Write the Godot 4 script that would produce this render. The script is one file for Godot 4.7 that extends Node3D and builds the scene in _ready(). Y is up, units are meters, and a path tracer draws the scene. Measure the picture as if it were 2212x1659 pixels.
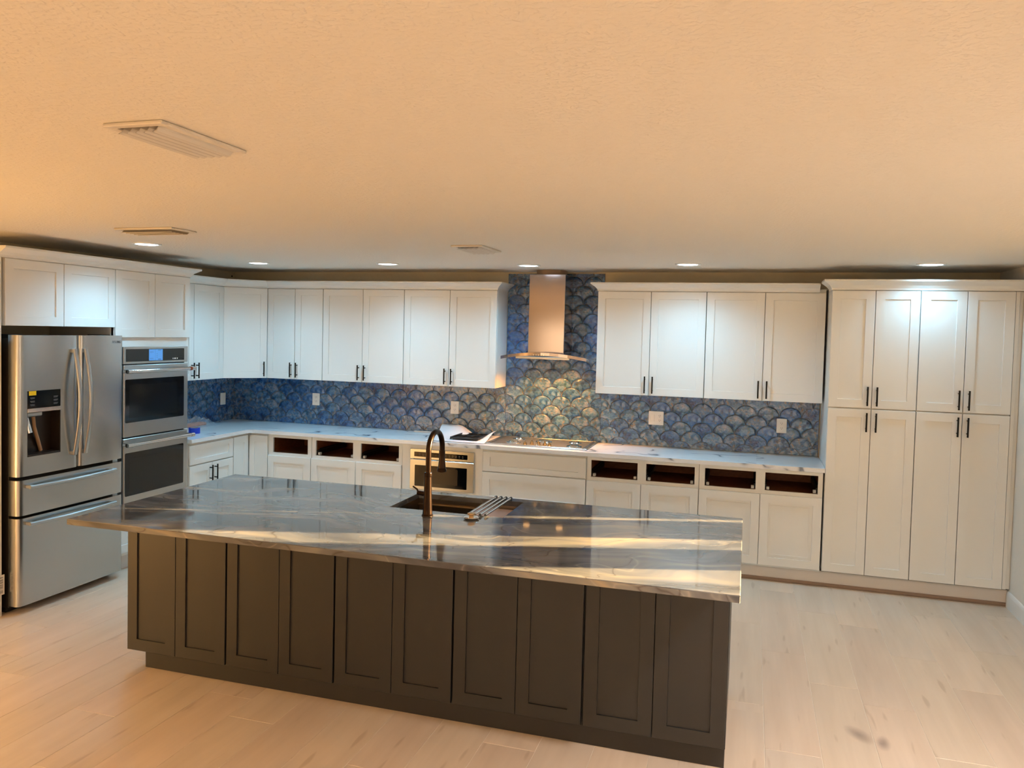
extends Node3D
# A large kitchen: white shaker cabinets along two walls, a dark island with a polished stone top.
# x runs along the back wall (left wall at x = 0), z from the back wall (z = 0) towards the camera, metres.

const ROOM_X := 6.9576
const ROOM_Z := 11.0
const CEIL := 2.44
const UP_B := 1.382      # underside of the wall cabinets
const UP_T := 2.253      # top of the wall cabinet doors
const CT := 0.914        # worktop height

var M := {}
var rng := RandomNumberGenerator.new()
var used := {}
var cache := {}

func _ready() -> void:
	rng.seed = 7
	setup_view()
	make_materials()
	room_shell()
	floor_planks()
	backsplash()
	wall_cabinets()
	tall_cabinets()
	base_cabinets()
	worktop()
	crowns_and_kicks()
	island()
	range_hood()
	fridge()
	wall_oven()
	cooktop()
	microwave()
	sink_and_faucet()
	outlets()
	ceiling_fittings()
	loose_things()
	added_fill_lamps()

# ---------------------------------------------------------------- camera, sky, sun, exposure
func setup_view() -> void:
	var cam := Camera3D.new()
	cam.name = "camera"
	cam.projection = Camera3D.PROJECTION_FRUSTUM
	cam.near = 0.05
	cam.far = 200.0
	var f := 1726.8236
	cam.size = 2.0 * cam.near * 829.5 / f
	cam.frustum_offset = Vector2((1106.0 - 1086.7639) / f, -(829.5 - 788.2833) / f) * cam.near
	cam.transform = Transform3D(Basis(Vector3.UP, 0.30082) * Basis(Vector3.RIGHT, -0.04091) * Basis(Vector3.BACK, 0.02418), Vector3(5.1341, 1.8848, 7.1017))
	add_child(cam)
	cam.current = true
	var e := Environment.new()
	e.background_mode = Environment.BG_SKY
	var sm := ProceduralSkyMaterial.new()
	sm.sky_top_color = Color(0.62, 0.68, 0.78)
	sm.sky_horizon_color = Color(1.0, 0.86, 0.68)
	sm.ground_horizon_color = Color(0.86, 0.72, 0.54)
	sm.ground_bottom_color = Color(0.70, 0.57, 0.42)
	sm.sky_curve = 0.25
	var sky := Sky.new()
	sky.sky_material = sm
	e.sky = sky
	e.background_energy_multiplier = 3.5
	e.tonemap_mode = Environment.TONE_MAPPER_LINEAR
	e.tonemap_exposure = 1.33
	e.sdfgi_enabled = true
	e.ssao_enabled = true
	e.ssil_enabled = true
	var we := WorldEnvironment.new()
	we.name = "world_environment"
	we.environment = e
	add_child(we)
	# the low evening sun, coming in through the narrow windows of the right wall
	var sun := DirectionalLight3D.new()
	sun.name = "sun"
	sun.light_color = Color(1.0, 0.84, 0.60)
	sun.light_energy = 27.0
	sun.light_angular_distance = 0.6
	sun.shadow_enabled = true
	sun.sky_mode = DirectionalLight3D.SKY_MODE_LIGHT_ONLY
	var d := Vector3(-1.0, -0.148, 0.335).normalized()
	sun.basis = Basis.looking_at(d, Vector3.UP)
	add_child(sun)

# ---------------------------------------------------------------- naming and tagging
func numbered(called: String) -> String:
	if not used.has(called):
		used[called] = 0
		return called
	used[called] += 1
	return "%s_%03d" % [called, used[called]]

func tag(o: Node3D, label: String, category: String, group := "") -> void:
	o.set_meta("label", label)
	o.set_meta("category", category)
	if group:
		o.set_meta("group", group)

func thing(called: String, label: String, category: String, at := Vector3.ZERO, turn := 0.0, group := "") -> Node3D:
	var o := Node3D.new()
	o.name = numbered(called)
	add_child(o)
	o.position = at
	o.rotation.y = turn
	tag(o, label, category, group)
	return o

func obj(called: String, mesh: Mesh, mat: Material, parent: Node3D = self, at := Vector3.ZERO) -> MeshInstance3D:
	var o := MeshInstance3D.new()
	o.name = numbered(called) if parent == self else called
	o.mesh = mesh
	o.material_override = mat
	o.position = at
	parent.add_child(o, true)
	return o

func struct(called: String, mesh: Mesh, mat: Material, at := Vector3.ZERO) -> MeshInstance3D:
	var o := obj(called, mesh, mat, self, at)
	o.set_meta("kind", "structure")
	return o

# ---------------------------------------------------------------- mesh tools
func sth() -> SurfaceTool:
	var st := SurfaceTool.new()
	st.begin(Mesh.PRIMITIVE_TRIANGLES)
	return st

func vtx(st: SurfaceTool, p: Vector3, n: Vector3, uv: Vector2) -> void:
	st.set_normal(n)
	st.set_uv(uv)
	st.add_vertex(p)

func uvof(p: Vector3, n: Vector3) -> Vector2:
	var a := n.abs()
	if a.y >= a.x and a.y >= a.z:
		return Vector2(p.x, p.z)
	if a.x >= a.z:
		return Vector2(p.z, p.y)
	return Vector2(p.x, p.y)

# a flat quad or polygon fan; the side that faces `hint` is the front
func poly(st: SurfaceTool, pts: Array, hint: Vector3) -> void:
	var n: Vector3 = (pts[1] - pts[0]).cross(pts[2] - pts[0])
	if n.length() < 1e-12 and pts.size() > 3:
		n = (pts[2] - pts[0]).cross(pts[3] - pts[0])
	n = n.normalized()
	var p := pts
	if n.dot(hint) < 0.0:
		n = -n
		p = pts.duplicate()
		p.reverse()
	for i in range(1, p.size() - 1):
		for k in [0, i + 1, i]:
			vtx(st, p[k], n, uvof(p[k], n))

# box with chamfered edges; lo and hi are its corners
func bx(st: SurfaceTool, lo: Vector3, hi: Vector3, b := 0.0) -> void:
	var c := (lo + hi) / 2.0
	var h := (hi - lo).abs() / 2.0
	b = minf(b, minf(h.x, minf(h.y, h.z)) * 0.9)
	for ax in 3:
		for s in [-1.0, 1.0]:
			var u := (ax + 1) % 3
			var w := (ax + 2) % 3
			var ps := []
			for q in [[-1, -1], [1, -1], [1, 1], [-1, 1]]:
				var v := Vector3.ZERO
				v[ax] = s * h[ax]
				v[u] = q[0] * (h[u] - b)
				v[w] = q[1] * (h[w] - b)
				ps.append(c + v)
			var hint := Vector3.ZERO
			hint[ax] = s
			poly(st, ps, hint)
	if b <= 0.0:
		return
	for ax in 3:
		var u := (ax + 1) % 3
		var w := (ax + 2) % 3
		for su in [-1.0, 1.0]:
			for sw in [-1.0, 1.0]:
				var ps := []
				for q in [[-1, 0], [1, 0], [1, 1], [-1, 1]]:
					var v := Vector3.ZERO
					v[ax] = q[0] * (h[ax] - b)
					v[u] = su * (h[u] - (b if q[1] == 0 else 0.0))
					v[w] = sw * (h[w] - (0.0 if q[1] == 0 else b))
					ps.append(c + v)
				var hint := Vector3.ZERO
				hint[u] = su
				hint[w] = sw
				poly(st, ps, hint)
	for sx in [-1.0, 1.0]:
		for sy in [-1.0, 1.0]:
			for sz in [-1.0, 1.0]:
				var s3 := Vector3(sx, sy, sz)
				var ps := []
				for ax in 3:
					var v := Vector3(h.x - b, h.y - b, h.z - b)
					v[ax] = h[ax]
					ps.append(c + v * s3)
				poly(st, ps, s3)

func box(lo: Vector3, hi: Vector3, b := 0.002) -> ArrayMesh:
	var st := sth()
	bx(st, lo, hi, b)
	return st.commit()

# surface of revolution about an axis through `at`; profile is a list of Vector2(radius, height)
func lathe(st: SurfaceTool, prof: Array, segs := 24, at := Vector3.ZERO, bas := Basis.IDENTITY) -> void:
	for i in prof.size() - 1:
		var a: Vector2 = prof[i]
		var b: Vector2 = prof[i + 1]
		var d := b - a
		if d.length() < 1e-6:
			continue
		var nn := Vector2(d.y, -d.x).normalized()
		for k in segs:
			var t0 := TAU * k / segs
			var t1 := TAU * (k + 1) / segs
			var r0 := Vector3(cos(t0), 0, sin(t0))
			var r1 := Vector3(cos(t1), 0, sin(t1))
			var n0 := bas * (r0 * nn.x + Vector3.UP * nn.y)
			var n1 := bas * (r1 * nn.x + Vector3.UP * nn.y)
			var p := [r0 * a.x + Vector3.UP * a.y, r1 * a.x + Vector3.UP * a.y, r1 * b.x + Vector3.UP * b.y, r0 * b.x + Vector3.UP * b.y]
			var ns := [n0, n1, n1, n0]
			for tri in [[0, 1, 2], [0, 2, 3]]:
				for m in tri:
					vtx(st, at + bas * p[m], ns[m], Vector2(float(k) / segs, p[m].y))

# round or flattened tube along a list of points; radii per point; flat = squash of the section across `side`
func tube(st: SurfaceTool, pts: Array, radii: Array, segs := 14, side := Vector3.ZERO, squash := 1.0) -> void:
	var rings := []
	var norms := []
	var u := Vector3.ZERO
	for i in pts.size():
		var t: Vector3 = (pts[mini(i + 1, pts.size() - 1)] - pts[maxi(i - 1, 0)]).normalized()
		if i == 0:
			u = side if side != Vector3.ZERO else (Vector3.UP if absf(t.y) < 0.9 else Vector3.RIGHT)
		u = (u - t * u.dot(t)).normalized()
		var w := t.cross(u)
		var ring := []
		var nr := []
		var r: float = radii[mini(i, radii.size() - 1)]
		for k in segs:
			var a := TAU * k / segs
			ring.append(pts[i] + u * cos(a) * r + w * sin(a) * r * squash)
			nr.append((u * cos(a) * squash + w * sin(a)).normalized())
		rings.append(ring)
		norms.append(nr)
	for i in pts.size() - 1:
		for k in segs:
			var l := (k + 1) % segs
			var q := [[i, k], [i, l], [i + 1, l], [i + 1, k]]
			for tri in [[0, 2, 1], [0, 3, 2]]:
				for m in tri:
					vtx(st, rings[q[m][0]][q[m][1]], norms[q[m][0]][q[m][1]], Vector2(float(k) / segs, float(i)))
	poly(st, rings[0], pts[0] - pts[1])
	poly(st, rings[-1], pts[-1] - pts[-2])

# polygon in plan (Vector2 = x, z) raised from y0 to y1
func prism(st: SurfaceTool, pts: PackedVector2Array, y0: float, y1: float, smooth := false) -> void:
	var tri := Geometry2D.triangulate_polygon(pts)
	for i in range(0, tri.size(), 3):
		var p := [pts[tri[i]], pts[tri[i + 1]], pts[tri[i + 2]]]
		poly(st, p.map(func(v): return Vector3(v.x, y1, v.y)), Vector3.UP)
		poly(st, p.map(func(v): return Vector3(v.x, y0, v.y)), Vector3.DOWN)
	var cw := 1.0 if Geometry2D.is_polygon_clockwise(pts) else -1.0
	var n := pts.size()
	var out := []
	for i in n:
		var d := pts[(i + 1) % n] - pts[i]
		out.append(Vector2(-d.y, d.x).normalized() * cw)
	for i in n:
		var j := (i + 1) % n
		var na: Vector2 = out[i]
		var nb: Vector2 = out[i]
		if smooth:
			var pa: Vector2 = out[(i + n - 1) % n]
			var nx: Vector2 = out[j]
			if pa.dot(out[i]) > 0.75:
				na = (pa + out[i]).normalized()
			if nx.dot(out[i]) > 0.75:
				nb = (nx + out[i]).normalized()
		var v := [Vector3(pts[i].x, y0, pts[i].y), Vector3(pts[j].x, y0, pts[j].y), Vector3(pts[j].x, y1, pts[j].y), Vector3(pts[i].x, y1, pts[i].y)]
		var nv := [Vector3(na.x, 0, na.y), Vector3(nb.x, 0, nb.y), Vector3(nb.x, 0, nb.y), Vector3(na.x, 0, na.y)]
		var o3 := Vector3(out[i].x, 0, out[i].y)
		var order := [0, 2, 1, 0, 3, 2]
		if (v[1] - v[0]).cross(v[2] - v[0]).dot(o3) < 0.0:
			order = [0, 1, 2, 0, 2, 3]
		for k in order:
			vtx(st, v[k], nv[k], uvof(v[k], o3))

# profile (Vector2 = out, y) swept along a plan path; out[i] is the outward side, to the right of the path's direction
func sweep(st: SurfaceTool, path: Array, prof: Array, sgn := 1.0) -> void:
	var n := path.size()
	var nor := []
	for i in n - 1:
		var d: Vector2 = (path[i + 1] - path[i]).normalized()
		nor.append(Vector2(-d.y, d.x) * sgn)
	var rings := []
	for i in n:
		var a: Vector2 = nor[maxi(i - 1, 0)]
		var b: Vector2 = nor[mini(i, n - 2)]
		var m := (a + b).normalized()
		m = m / maxf(0.3, m.dot(a))
		var ring := []
		for p in prof:
			var q: Vector2 = path[i] + m * p.x
			ring.append(Vector3(q.x, p.y, q.y))
		rings.append(ring)
	var mid := Vector2.ZERO
	for p in prof:
		mid += p / float(prof.size())
	for i in n - 1:
		for k in prof.size():
			var l := (k + 1) % prof.size()
			var e: Vector2 = prof[l] - prof[k]
			var no := Vector2(e.y, -e.x)
			if no.dot((prof[k] + prof[l]) / 2.0 - mid) < 0.0:
				no = -no
			var nn: Vector2 = nor[i]
			poly(st, [rings[i][k], rings[i][l], rings[i + 1][l], rings[i + 1][k]], Vector3(nn.x * no.x, no.y, nn.y * no.x))
	var d0: Vector2 = path[0] - path[1]
	var d1: Vector2 = path[-1] - path[-2]
	cap(st, rings[0], prof, Vector3(d0.x, 0, d0.y))
	cap(st, rings[-1], prof, Vector3(d1.x, 0, d1.y))

func cap(st: SurfaceTool, ring: Array, prof: Array, hint: Vector3) -> void:
	var tri := Geometry2D.triangulate_polygon(PackedVector2Array(prof))
	for i in range(0, tri.size(), 3):
		poly(st, [ring[tri[i]], ring[tri[i + 1]], ring[tri[i + 2]]], hint)

# a board in the xy plane, front at z1, with rectangular holes given as [x0, y0, x1, y1]
func holed(st: SurfaceTool, x0: float, y0: float, x1: float, y1: float, z0: float, z1: float, holes: Array) -> void:
	var xs := [x0, x1]
	var ys := [y0, y1]
	for h in holes:
		xs.append_array([h[0], h[2]])
		ys.append_array([h[1], h[3]])
	xs.sort()
	ys.sort()
	for i in xs.size() - 1:
		for j in ys.size() - 1:
			if xs[i + 1] - xs[i] < 1e-5 or ys[j + 1] - ys[j] < 1e-5:
				continue
			var c := Vector2((xs[i] + xs[i + 1]) / 2, (ys[j] + ys[j + 1]) / 2)
			if holes.any(func(h): return c.x > h[0] and c.x < h[2] and c.y > h[1] and c.y < h[3]):
				continue
			for z in [[z1, Vector3.BACK], [z0, Vector3.FORWARD]]:
				poly(st, [Vector3(xs[i], ys[j], z[0]), Vector3(xs[i + 1], ys[j], z[0]), Vector3(xs[i + 1], ys[j + 1], z[0]), Vector3(xs[i], ys[j + 1], z[0])], z[1])
	var rims := [[x0, y0, x1, y1, -1.0]]
	for h in holes:
		rims.append([h[0], h[1], h[2], h[3], 1.0])
	for r in rims:
		for e in [[r[0], r[1], r[2], r[1], Vector3.UP], [r[0], r[3], r[2], r[3], Vector3.DOWN], [r[0], r[1], r[0], r[3], Vector3.RIGHT], [r[2], r[1], r[2], r[3], Vector3.LEFT]]:
			poly(st, [Vector3(e[0], e[1], z0), Vector3(e[2], e[3], z0), Vector3(e[2], e[3], z1), Vector3(e[0], e[1], z1)], e[4] * r[4])

# ---------------------------------------------------------------- materials
func mat(c: Color, rough := 0.5, metal := 0.0) -> StandardMaterial3D:
	var m := StandardMaterial3D.new()
	m.albedo_color = c
	m.roughness = rough
	m.metallic = metal
	return m

func noise(freq: float, oct := 4, sd := 1, typ := FastNoiseLite.TYPE_SIMPLEX_SMOOTH) -> FastNoiseLite:
	var n := FastNoiseLite.new()
	n.seed = sd
	n.noise_type = typ
	n.frequency = freq
	n.fractal_octaves = oct
	return n

func ntex(size: int, n: FastNoiseLite, ramp: Array = [], normal := 0.0) -> NoiseTexture2D:
	var t := NoiseTexture2D.new()
	t.width = size
	t.height = size
	t.seamless = true
	t.noise = n
	if normal > 0.0:
		t.as_normal_map = true
		t.bump_strength = normal
	if ramp.size():
		var g := Gradient.new()
		var o := PackedFloat32Array()
		var c := PackedColorArray()
		for r in ramp:
			o.append(r[0])
			c.append(r[1])
		g.offsets = o
		g.colors = c
		t.color_ramp = g
	return t

func tri(m: StandardMaterial3D, s: Vector3, world := true) -> StandardMaterial3D:
	m.uv1_triplanar = true
	m.uv1_world_triplanar = world
	m.uv1_scale = s
	return m

func make_materials() -> void:
	M.white = mat(Color(0.90, 0.90, 0.885), 0.38)
	M.bead = M.white
	M.wall = tri(mat(Color(0.86, 0.82, 0.72), 0.85), Vector3.ONE * 0.7)
	M.wall.heightmap_enabled = true
	M.wall.heightmap_texture = ntex(512, noise(0.05, 3, 5))
	M.wall.heightmap_scale = 0.12
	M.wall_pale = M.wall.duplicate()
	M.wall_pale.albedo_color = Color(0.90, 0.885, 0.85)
	M.ceil = tri(mat(Color(0.90, 0.875, 0.83), 0.8), Vector3.ONE * 0.8)
	M.ceil.heightmap_enabled = true
	var cn := noise(0.055, 3, 11)
	M.ceil.heightmap_texture = ntex(1024, cn, [[0.0, Color.BLACK], [0.45, Color.BLACK], [0.75, Color(0.8, 0.8, 0.8)], [1.0, Color.WHITE]])
	M.ceil.heightmap_scale = 0.13
	M.base = mat(Color(0.93, 0.93, 0.92), 0.45)
	M.kick = mat(Color(0.84, 0.81, 0.78), 0.5)
	M.shoe = mat(Color(0.56, 0.47, 0.40), 0.6)
	M.black = mat(Color(0.055, 0.05, 0.05), 0.35, 0.6)
	M.dark = mat(Color(0.03, 0.03, 0.032), 0.6)
	M.slide = mat(Color(0.10, 0.11, 0.11), 0.4, 0.4)
	M.clip = mat(Color(0.8, 0.8, 0.8), 0.4)
	M.wood = tri(mat(Color(0.55, 0.33, 0.18), 0.55), Vector3(3, 9, 3), false)
	M.wood.albedo_texture = ntex(256, noise(0.02, 3, 3), [[0.0, Color(0.8, 0.75, 0.7)], [1.0, Color(1, 1, 1)]])
	M.charcoal = mat(Color(0.150, 0.145, 0.138), 0.42)
	M.kick_dark = mat(Color(0.15, 0.14, 0.13), 0.5)
	# steel, faintly brushed
	M.steel = mat(Color(0.72, 0.73, 0.735), 0.25, 1.0)
	M.steel_r = mat(Color(0.72, 0.725, 0.72), 0.33, 1.0)
	M.chrome = mat(Color(0.84, 0.83, 0.82), 0.12, 1.0)
	M.hood = mat(Color(0.72, 0.68, 0.68), 0.13, 1.0)
	M.glassblack = mat(Color(0.012, 0.014, 0.014), 0.06)
	M.glassinner = mat(Color(0.05, 0.055, 0.05), 0.12)
	M.bronze = mat(Color(0.16, 0.11, 0.075), 0.28, 0.85)
	M.brass = mat(Color(0.80, 0.66, 0.48), 0.22, 1.0)
	M.red_orange = mat(Color(0.72, 0.36, 0.24), 0.25, 1.0)
	M.plate = mat(Color(0.92, 0.91, 0.88), 0.4)
	M.iron = mat(Color(0.045, 0.045, 0.05), 0.5)
	M.sinksteel = mat(Color(0.60, 0.55, 0.48), 0.3, 1.0)
	M.blue = mat(Color(0.02, 0.22, 0.72), 0.6)
	M.orange = mat(Color(0.78, 0.46, 0.29), 0.6)
	M.foam = mat(Color(0.86, 0.88, 0.90), 0.5)
	M.pinkboard = mat(Color(0.84, 0.76, 0.74), 0.35)
	M.vent = mat(Color(0.86, 0.83, 0.78), 0.5)
	M.grout = mat(Color(0.40, 0.42, 0.45), 0.85)
	M.yellow = mat(Color(0.95, 0.80, 0.05), 0.6)
	M.led = mat(Color(1, 1, 1), 0.4)
	M.led.emission_enabled = true
	M.led.emission = Color(0.86, 0.94, 1.0)
	M.led.emission_energy_multiplier = 6.0
	M.warmglow = mat(Color(1, 0.95, 0.85), 0.5)
	M.warmglow.emission_enabled = true
	M.warmglow.emission = Color(1.0, 0.72, 0.42)
	M.warmglow.emission_energy_multiplier = 3.0
	M.plastic = mat(Color(0.9, 0.95, 1.0, 0.16), 0.08)
	M.plastic.transparency = BaseMaterial3D.TRANSPARENCY_ALPHA
	M.pane = mat(Color(0.95, 0.97, 1.0, 0.06), 0.02)
	M.pane.transparency = BaseMaterial3D.TRANSPARENCY_ALPHA
	M.hoodglass = mat(Color(0.70, 0.80, 0.88, 0.25), 0.04)
	M.hoodglass.transparency = BaseMaterial3D.TRANSPARENCY_ALPHA
	# marble of the perimeter worktop
	M.marble = tri(mat(Color.WHITE, 0.12), Vector3.ONE / 2.6)
	M.marble.albedo_texture = marble_image()
	M.stone = mat(Color.WHITE, 0.055)
	M.stone.albedo_texture = stone_image()
	M.stone.uv1_scale = Vector3(1.0 / 3.4, 1.0 / 1.7, 1)
	# floor planks: one grain picture, looked up at different places
	var gi := grain_image()
	var tones := [Color(0.86, 0.79, 0.71), Color(0.845, 0.775, 0.695), Color(0.875, 0.80, 0.72), Color(0.84, 0.765, 0.69), Color(0.86, 0.78, 0.70), Color(0.855, 0.79, 0.72)]
	M.plank = []
	for i in 12:
		var m := mat(tones[i % 6], 0.30)
		m.albedo_texture = gi
		m.uv1_scale = Vector3(1.0, 0.42, 1)
		m.uv1_offset = Vector3(0.25 * (i % 4), 0.37 * i, 0)
		M.plank.append(m)
	# scallop tiles: glazed glass, mottled blue, bumpy
	var tis := tile_images()
	var ti: ImageTexture = tis[0]
	var tmask: ImageTexture = tis[1]
	var tb := ntex(256, noise(0.05, 3, 21), [], 2.2)
	M.tile = []
	for i in 14:
		var m := mat([Color(1, 1, 1), Color(0.80, 0.90, 1.0), Color(1.0, 0.96, 0.93), Color(0.64, 0.78, 0.90), Color(0.90, 0.90, 0.92)][i % 5], 0.26)
		m.albedo_texture = ti
		m.metallic = 0.9
		m.metallic_texture = tmask
		m.metallic_specular = 0.8
		m.normal_enabled = true
		m.normal_texture = tb
		m.normal_scale = 0.6
		m.uv1_scale = Vector3(1.15, 1.15, 1)
		m.uv1_offset = Vector3(fmod(i * 0.377, 1.0), fmod(i * 0.613, 1.0), 0)
		M.tile.append(m)

func lerp3(stops: Array, t: float) -> Color:
	for i in stops.size() - 1:
		if t <= stops[i + 1][0]:
			return stops[i][1].lerp(stops[i + 1][1], clampf((t - stops[i][0]) / (stops[i + 1][0] - stops[i][0]), 0, 1))
	return stops[-1][1]

func marble_image() -> ImageTexture:
	var n := 768
	var im := Image.create(n, n, false, Image.FORMAT_RGB8)
	var w := noise(0.004, 3, 31)
	var v := noise(0.0026, 3, 32)
	var c := noise(0.009, 4, 33)
	var fine := noise(0.05, 3, 34)
	for y in n:
		for x in n:
			var dx := w.get_noise_2d(x, y) * 60.0
			var a := absf(v.get_noise_2d(x + dx, y * 1.6 - dx))
			var vein := exp(-a * 60.0) * smoothstep(-0.12, 0.25, c.get_noise_2d(x, y))
			var cloud := 0.5 + 0.5 * c.get_noise_2d(x + 900, y * 1.4)
			var col := Color(0.92, 0.925, 0.93).lerp(Color(0.82, 0.84, 0.86), cloud * 0.6 + 0.08 * fine.get_noise_2d(x, y))
			im.set_pixel(x, y, col.lerp(Color(0.36, 0.39, 0.44), clampf(vein * 1.1, 0, 0.8)))
	return ImageTexture.create_from_image(im)

func stone_image() -> ImageTexture:
	var wd := 1280
	var ht := 640
	var im := Image.create(wd, ht, false, Image.FORMAT_RGB8)
	var w := noise(0.003, 3, 41)
	var s := noise(0.006, 5, 42)
	var v := noise(0.005, 4, 43)
	var b := noise(0.0035, 3, 44)
	var stops := [[0.0, Color(0.24, 0.235, 0.235)], [0.30, Color(0.36, 0.365, 0.375)], [0.52, Color(0.45, 0.45, 0.45)], [0.70, Color(0.54, 0.52, 0.485)], [0.85, Color(0.66, 0.595, 0.50)], [1.0, Color(0.74, 0.68, 0.58)]]
	for y in ht:
		for x in wd:
			var dy := w.get_noise_2d(x * 0.7, y) * 90.0
			var yy := y + dy + 0.16 * x
			var streak := s.get_noise_2d(x * 0.28, yy * 1.9)
			var tone := 0.42 + 0.55 * streak + 0.25 * b.get_noise_2d(x, y)
			# towards the two ends the slab is livelier
			var ends := smoothstep(0.80, 0.15, float(x) / wd) * 0.0 + smoothstep(0.70, 1.0, float(x) / wd)
			tone += ends * 0.35 * s.get_noise_2d(x * 0.5 + 500, yy * 1.2)
			var col := lerp3(stops, clampf(tone, 0, 1))
			var a := absf(v.get_noise_2d(x * 0.35 + dy * 0.4, yy * 1.1))
			col = col.lerp(Color(0.80, 0.76, 0.69), exp(-a * 60.0) * 0.32)
			var a2 := absf(v.get_noise_2d(x * 0.6 + 700, yy * 0.9 + 300))
			col = col.lerp(Color(0.19, 0.15, 0.12), exp(-a2 * 90.0) * 0.45)
			im.set_pixel(x, y, col)
	return ImageTexture.create_from_image(im)

func grain_image() -> ImageTexture:
	var n := 640
	var im := Image.create(n, n, false, Image.FORMAT_RGB8)
	var g := noise(0.012, 4, 51)
	var fine := noise(0.05, 3, 52)
	var k := noise(0.016, 2, 53)
	var sm := noise(0.006, 3, 54)
	for y in n:
		for x in n:
			var t := 0.5 + 0.5 * g.get_noise_2d(x * 1.1, y * 0.22)
			t += 0.12 * fine.get_noise_2d(x * 1.2, y * 0.12) + 0.25 * sm.get_noise_2d(x, y * 0.5)
			var c := Color(0.935, 0.925, 0.915).lerp(Color(1, 1, 1), clampf(t, 0, 1))
			var kn := smoothstep(0.55, 0.80, k.get_noise_2d(x * 1.3, y * 0.45))
			c = c.lerp(Color(0.72, 0.66, 0.61), kn * 0.32)
			im.set_pixel(x, y, c)
	return ImageTexture.create_from_image(im)

func tile_images() -> Array:
	var n := 640
	var im := Image.create(n, n, false, Image.FORMAT_RGB8)
	var a := noise(0.0062, 4, 61)
	var b := noise(0.012, 4, 62)
	var c := noise(0.008, 3, 63)
	var f := noise(0.13, 2, 64)
	var mk := Image.create(n, n, false, Image.FORMAT_L8)
	for y in n:
		for x in n:
			var wx := x + 26.0 * b.get_noise_2d(x + 300, y)
			var t := 0.5 + 0.75 * a.get_noise_2d(wx, y)
			var col := lerp3([[0.0, Color(0.02, 0.16, 0.33)], [0.25, Color(0.08, 0.30, 0.52)], [0.5, Color(0.25, 0.46, 0.66)], [0.75, Color(0.46, 0.58, 0.73)], [1.0, Color(0.62, 0.65, 0.73)]], clampf(t, 0, 1))
			var am := smoothstep(0.28, 0.55, c.get_noise_2d(x, y))
			col = col.lerp(Color(0.55, 0.43, 0.33), am * 0.55)
			col = col.lerp(Color(0.08, 0.30, 0.36), smoothstep(0.25, 0.5, c.get_noise_2d(x + 1000, y)) * 0.5)
			# gold flecks, in drifts, put the warm lamp sheen into the colour
			var fl := smoothstep(0.10, 0.32, f.get_noise_2d(x, y) + 0.35 * a.get_noise_2d(x + 500, y)) 
			im.set_pixel(x, y, col.lerp(Color(0.80, 0.68, 0.50), fl * 0.32))
			fl *= 0.5
			mk.set_pixel(x, y, Color(fl, fl, fl))
	return [ImageTexture.create_from_image(im), ImageTexture.create_from_image(mk)]

# ---------------------------------------------------------------- room
func room_shell() -> void:
	struct("wall_back", box(Vector3(-0.15, 0, -0.15), Vector3(ROOM_X + 0.15, CEIL, 0), 0), M.wall)
	struct("wall_left", box(Vector3(-0.15, 0, 0), Vector3(0, CEIL, ROOM_Z), 0), M.wall)
	# the right wall with three narrow windows, each beside the next
	var st := sth()
	var slots := [[2.015, 2.115], [2.46, 2.70], [2.985, 3.44]]
	var holes := []
	for s in slots:
		holes.append([s[0], 1.12, s[1], 1.95])
	holed(st, 0, 0, ROOM_Z, CEIL, 0, 0.15, holes)
	var wr := struct("wall_right", st.commit(), M.wall_pale, Vector3(ROOM_X + 0.15, 0, 0))
	wr.rotation.y = -PI / 2
	for i in 3:
		var h: Array = holes[i]
		var w := struct("window_%d" % (i + 1), frame_mesh(h[2] - h[0], h[3] - h[1], 0.012, 0.06), M.base, Vector3(ROOM_X + 0.10, h[1], h[0]))
		w.rotation.y = -PI / 2
		obj("pane", box(Vector3(0.012, 0.012, 0.028), Vector3(h[2] - h[0] - 0.012, h[3] - h[1] - 0.012, 0.032), 0), M.pane, w)
	# the wall behind the camera, with two wide glazed openings
	st = sth()
	var wins := [[0.5, 0.3, 3.1, 2.15], [3.9, 0.3, 6.5, 2.15]]
	holed(st, 0, 0, ROOM_X, CEIL, 0, 0.15, wins)
	struct("wall_front", st.commit(), M.wall, Vector3(0, 0, ROOM_Z))
	for i in 2:
		var h: Array = wins[i]
		var w := struct("window_%d" % (i + 4), frame_mesh(h[2] - h[0], h[3] - h[1], 0.06, 0.08), M.base, Vector3(h[0], h[1], ROOM_Z + 0.03))
		obj("pane", box(Vector3(0.06, 0.06, 0.036), Vector3(h[2] - h[0] - 0.06, h[3] - h[1] - 0.06, 0.042), 0), M.pane, w)
		obj("mullion", box(Vector3((h[2] - h[0]) / 2 - 0.03, 0.06, 0.0), Vector3((h[2] - h[0]) / 2 + 0.03, h[3] - h[1] - 0.06, 0.034), 0.003), M.base, w)
	struct("ceiling", box(Vector3(-0.15, CEIL, -0.15), Vector3(ROOM_X + 0.15, CEIL + 0.15, ROOM_Z + 0.15), 0), M.ceil)
	st = sth()
	var bp := [Vector2(0, 0), Vector2(0.016, 0), Vector2(0.016, 0.095), Vector2(0.012, 0.108), Vector2(0.006, 0.116), Vector2(0, 0.116)]
	sweep(st, [Vector2(ROOM_X, ROOM_Z), Vector2(ROOM_X, 0.60)], bp, -1.0)
	struct("baseboard_right", st.commit(), M.base)
	st = sth()
	sweep(st, [Vector2(0, 3.266), Vector2(0, ROOM_Z)], bp, -1.0)
	struct("baseboard_left", st.commit(), M.base)

func frame_mesh(w: float, h: float, t: float, d: float) -> ArrayMesh:
	var st := sth()
	holed(st, 0, 0, w, h, 0, d, [[t, t, w - t, h - t]])
	return st.commit()

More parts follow.
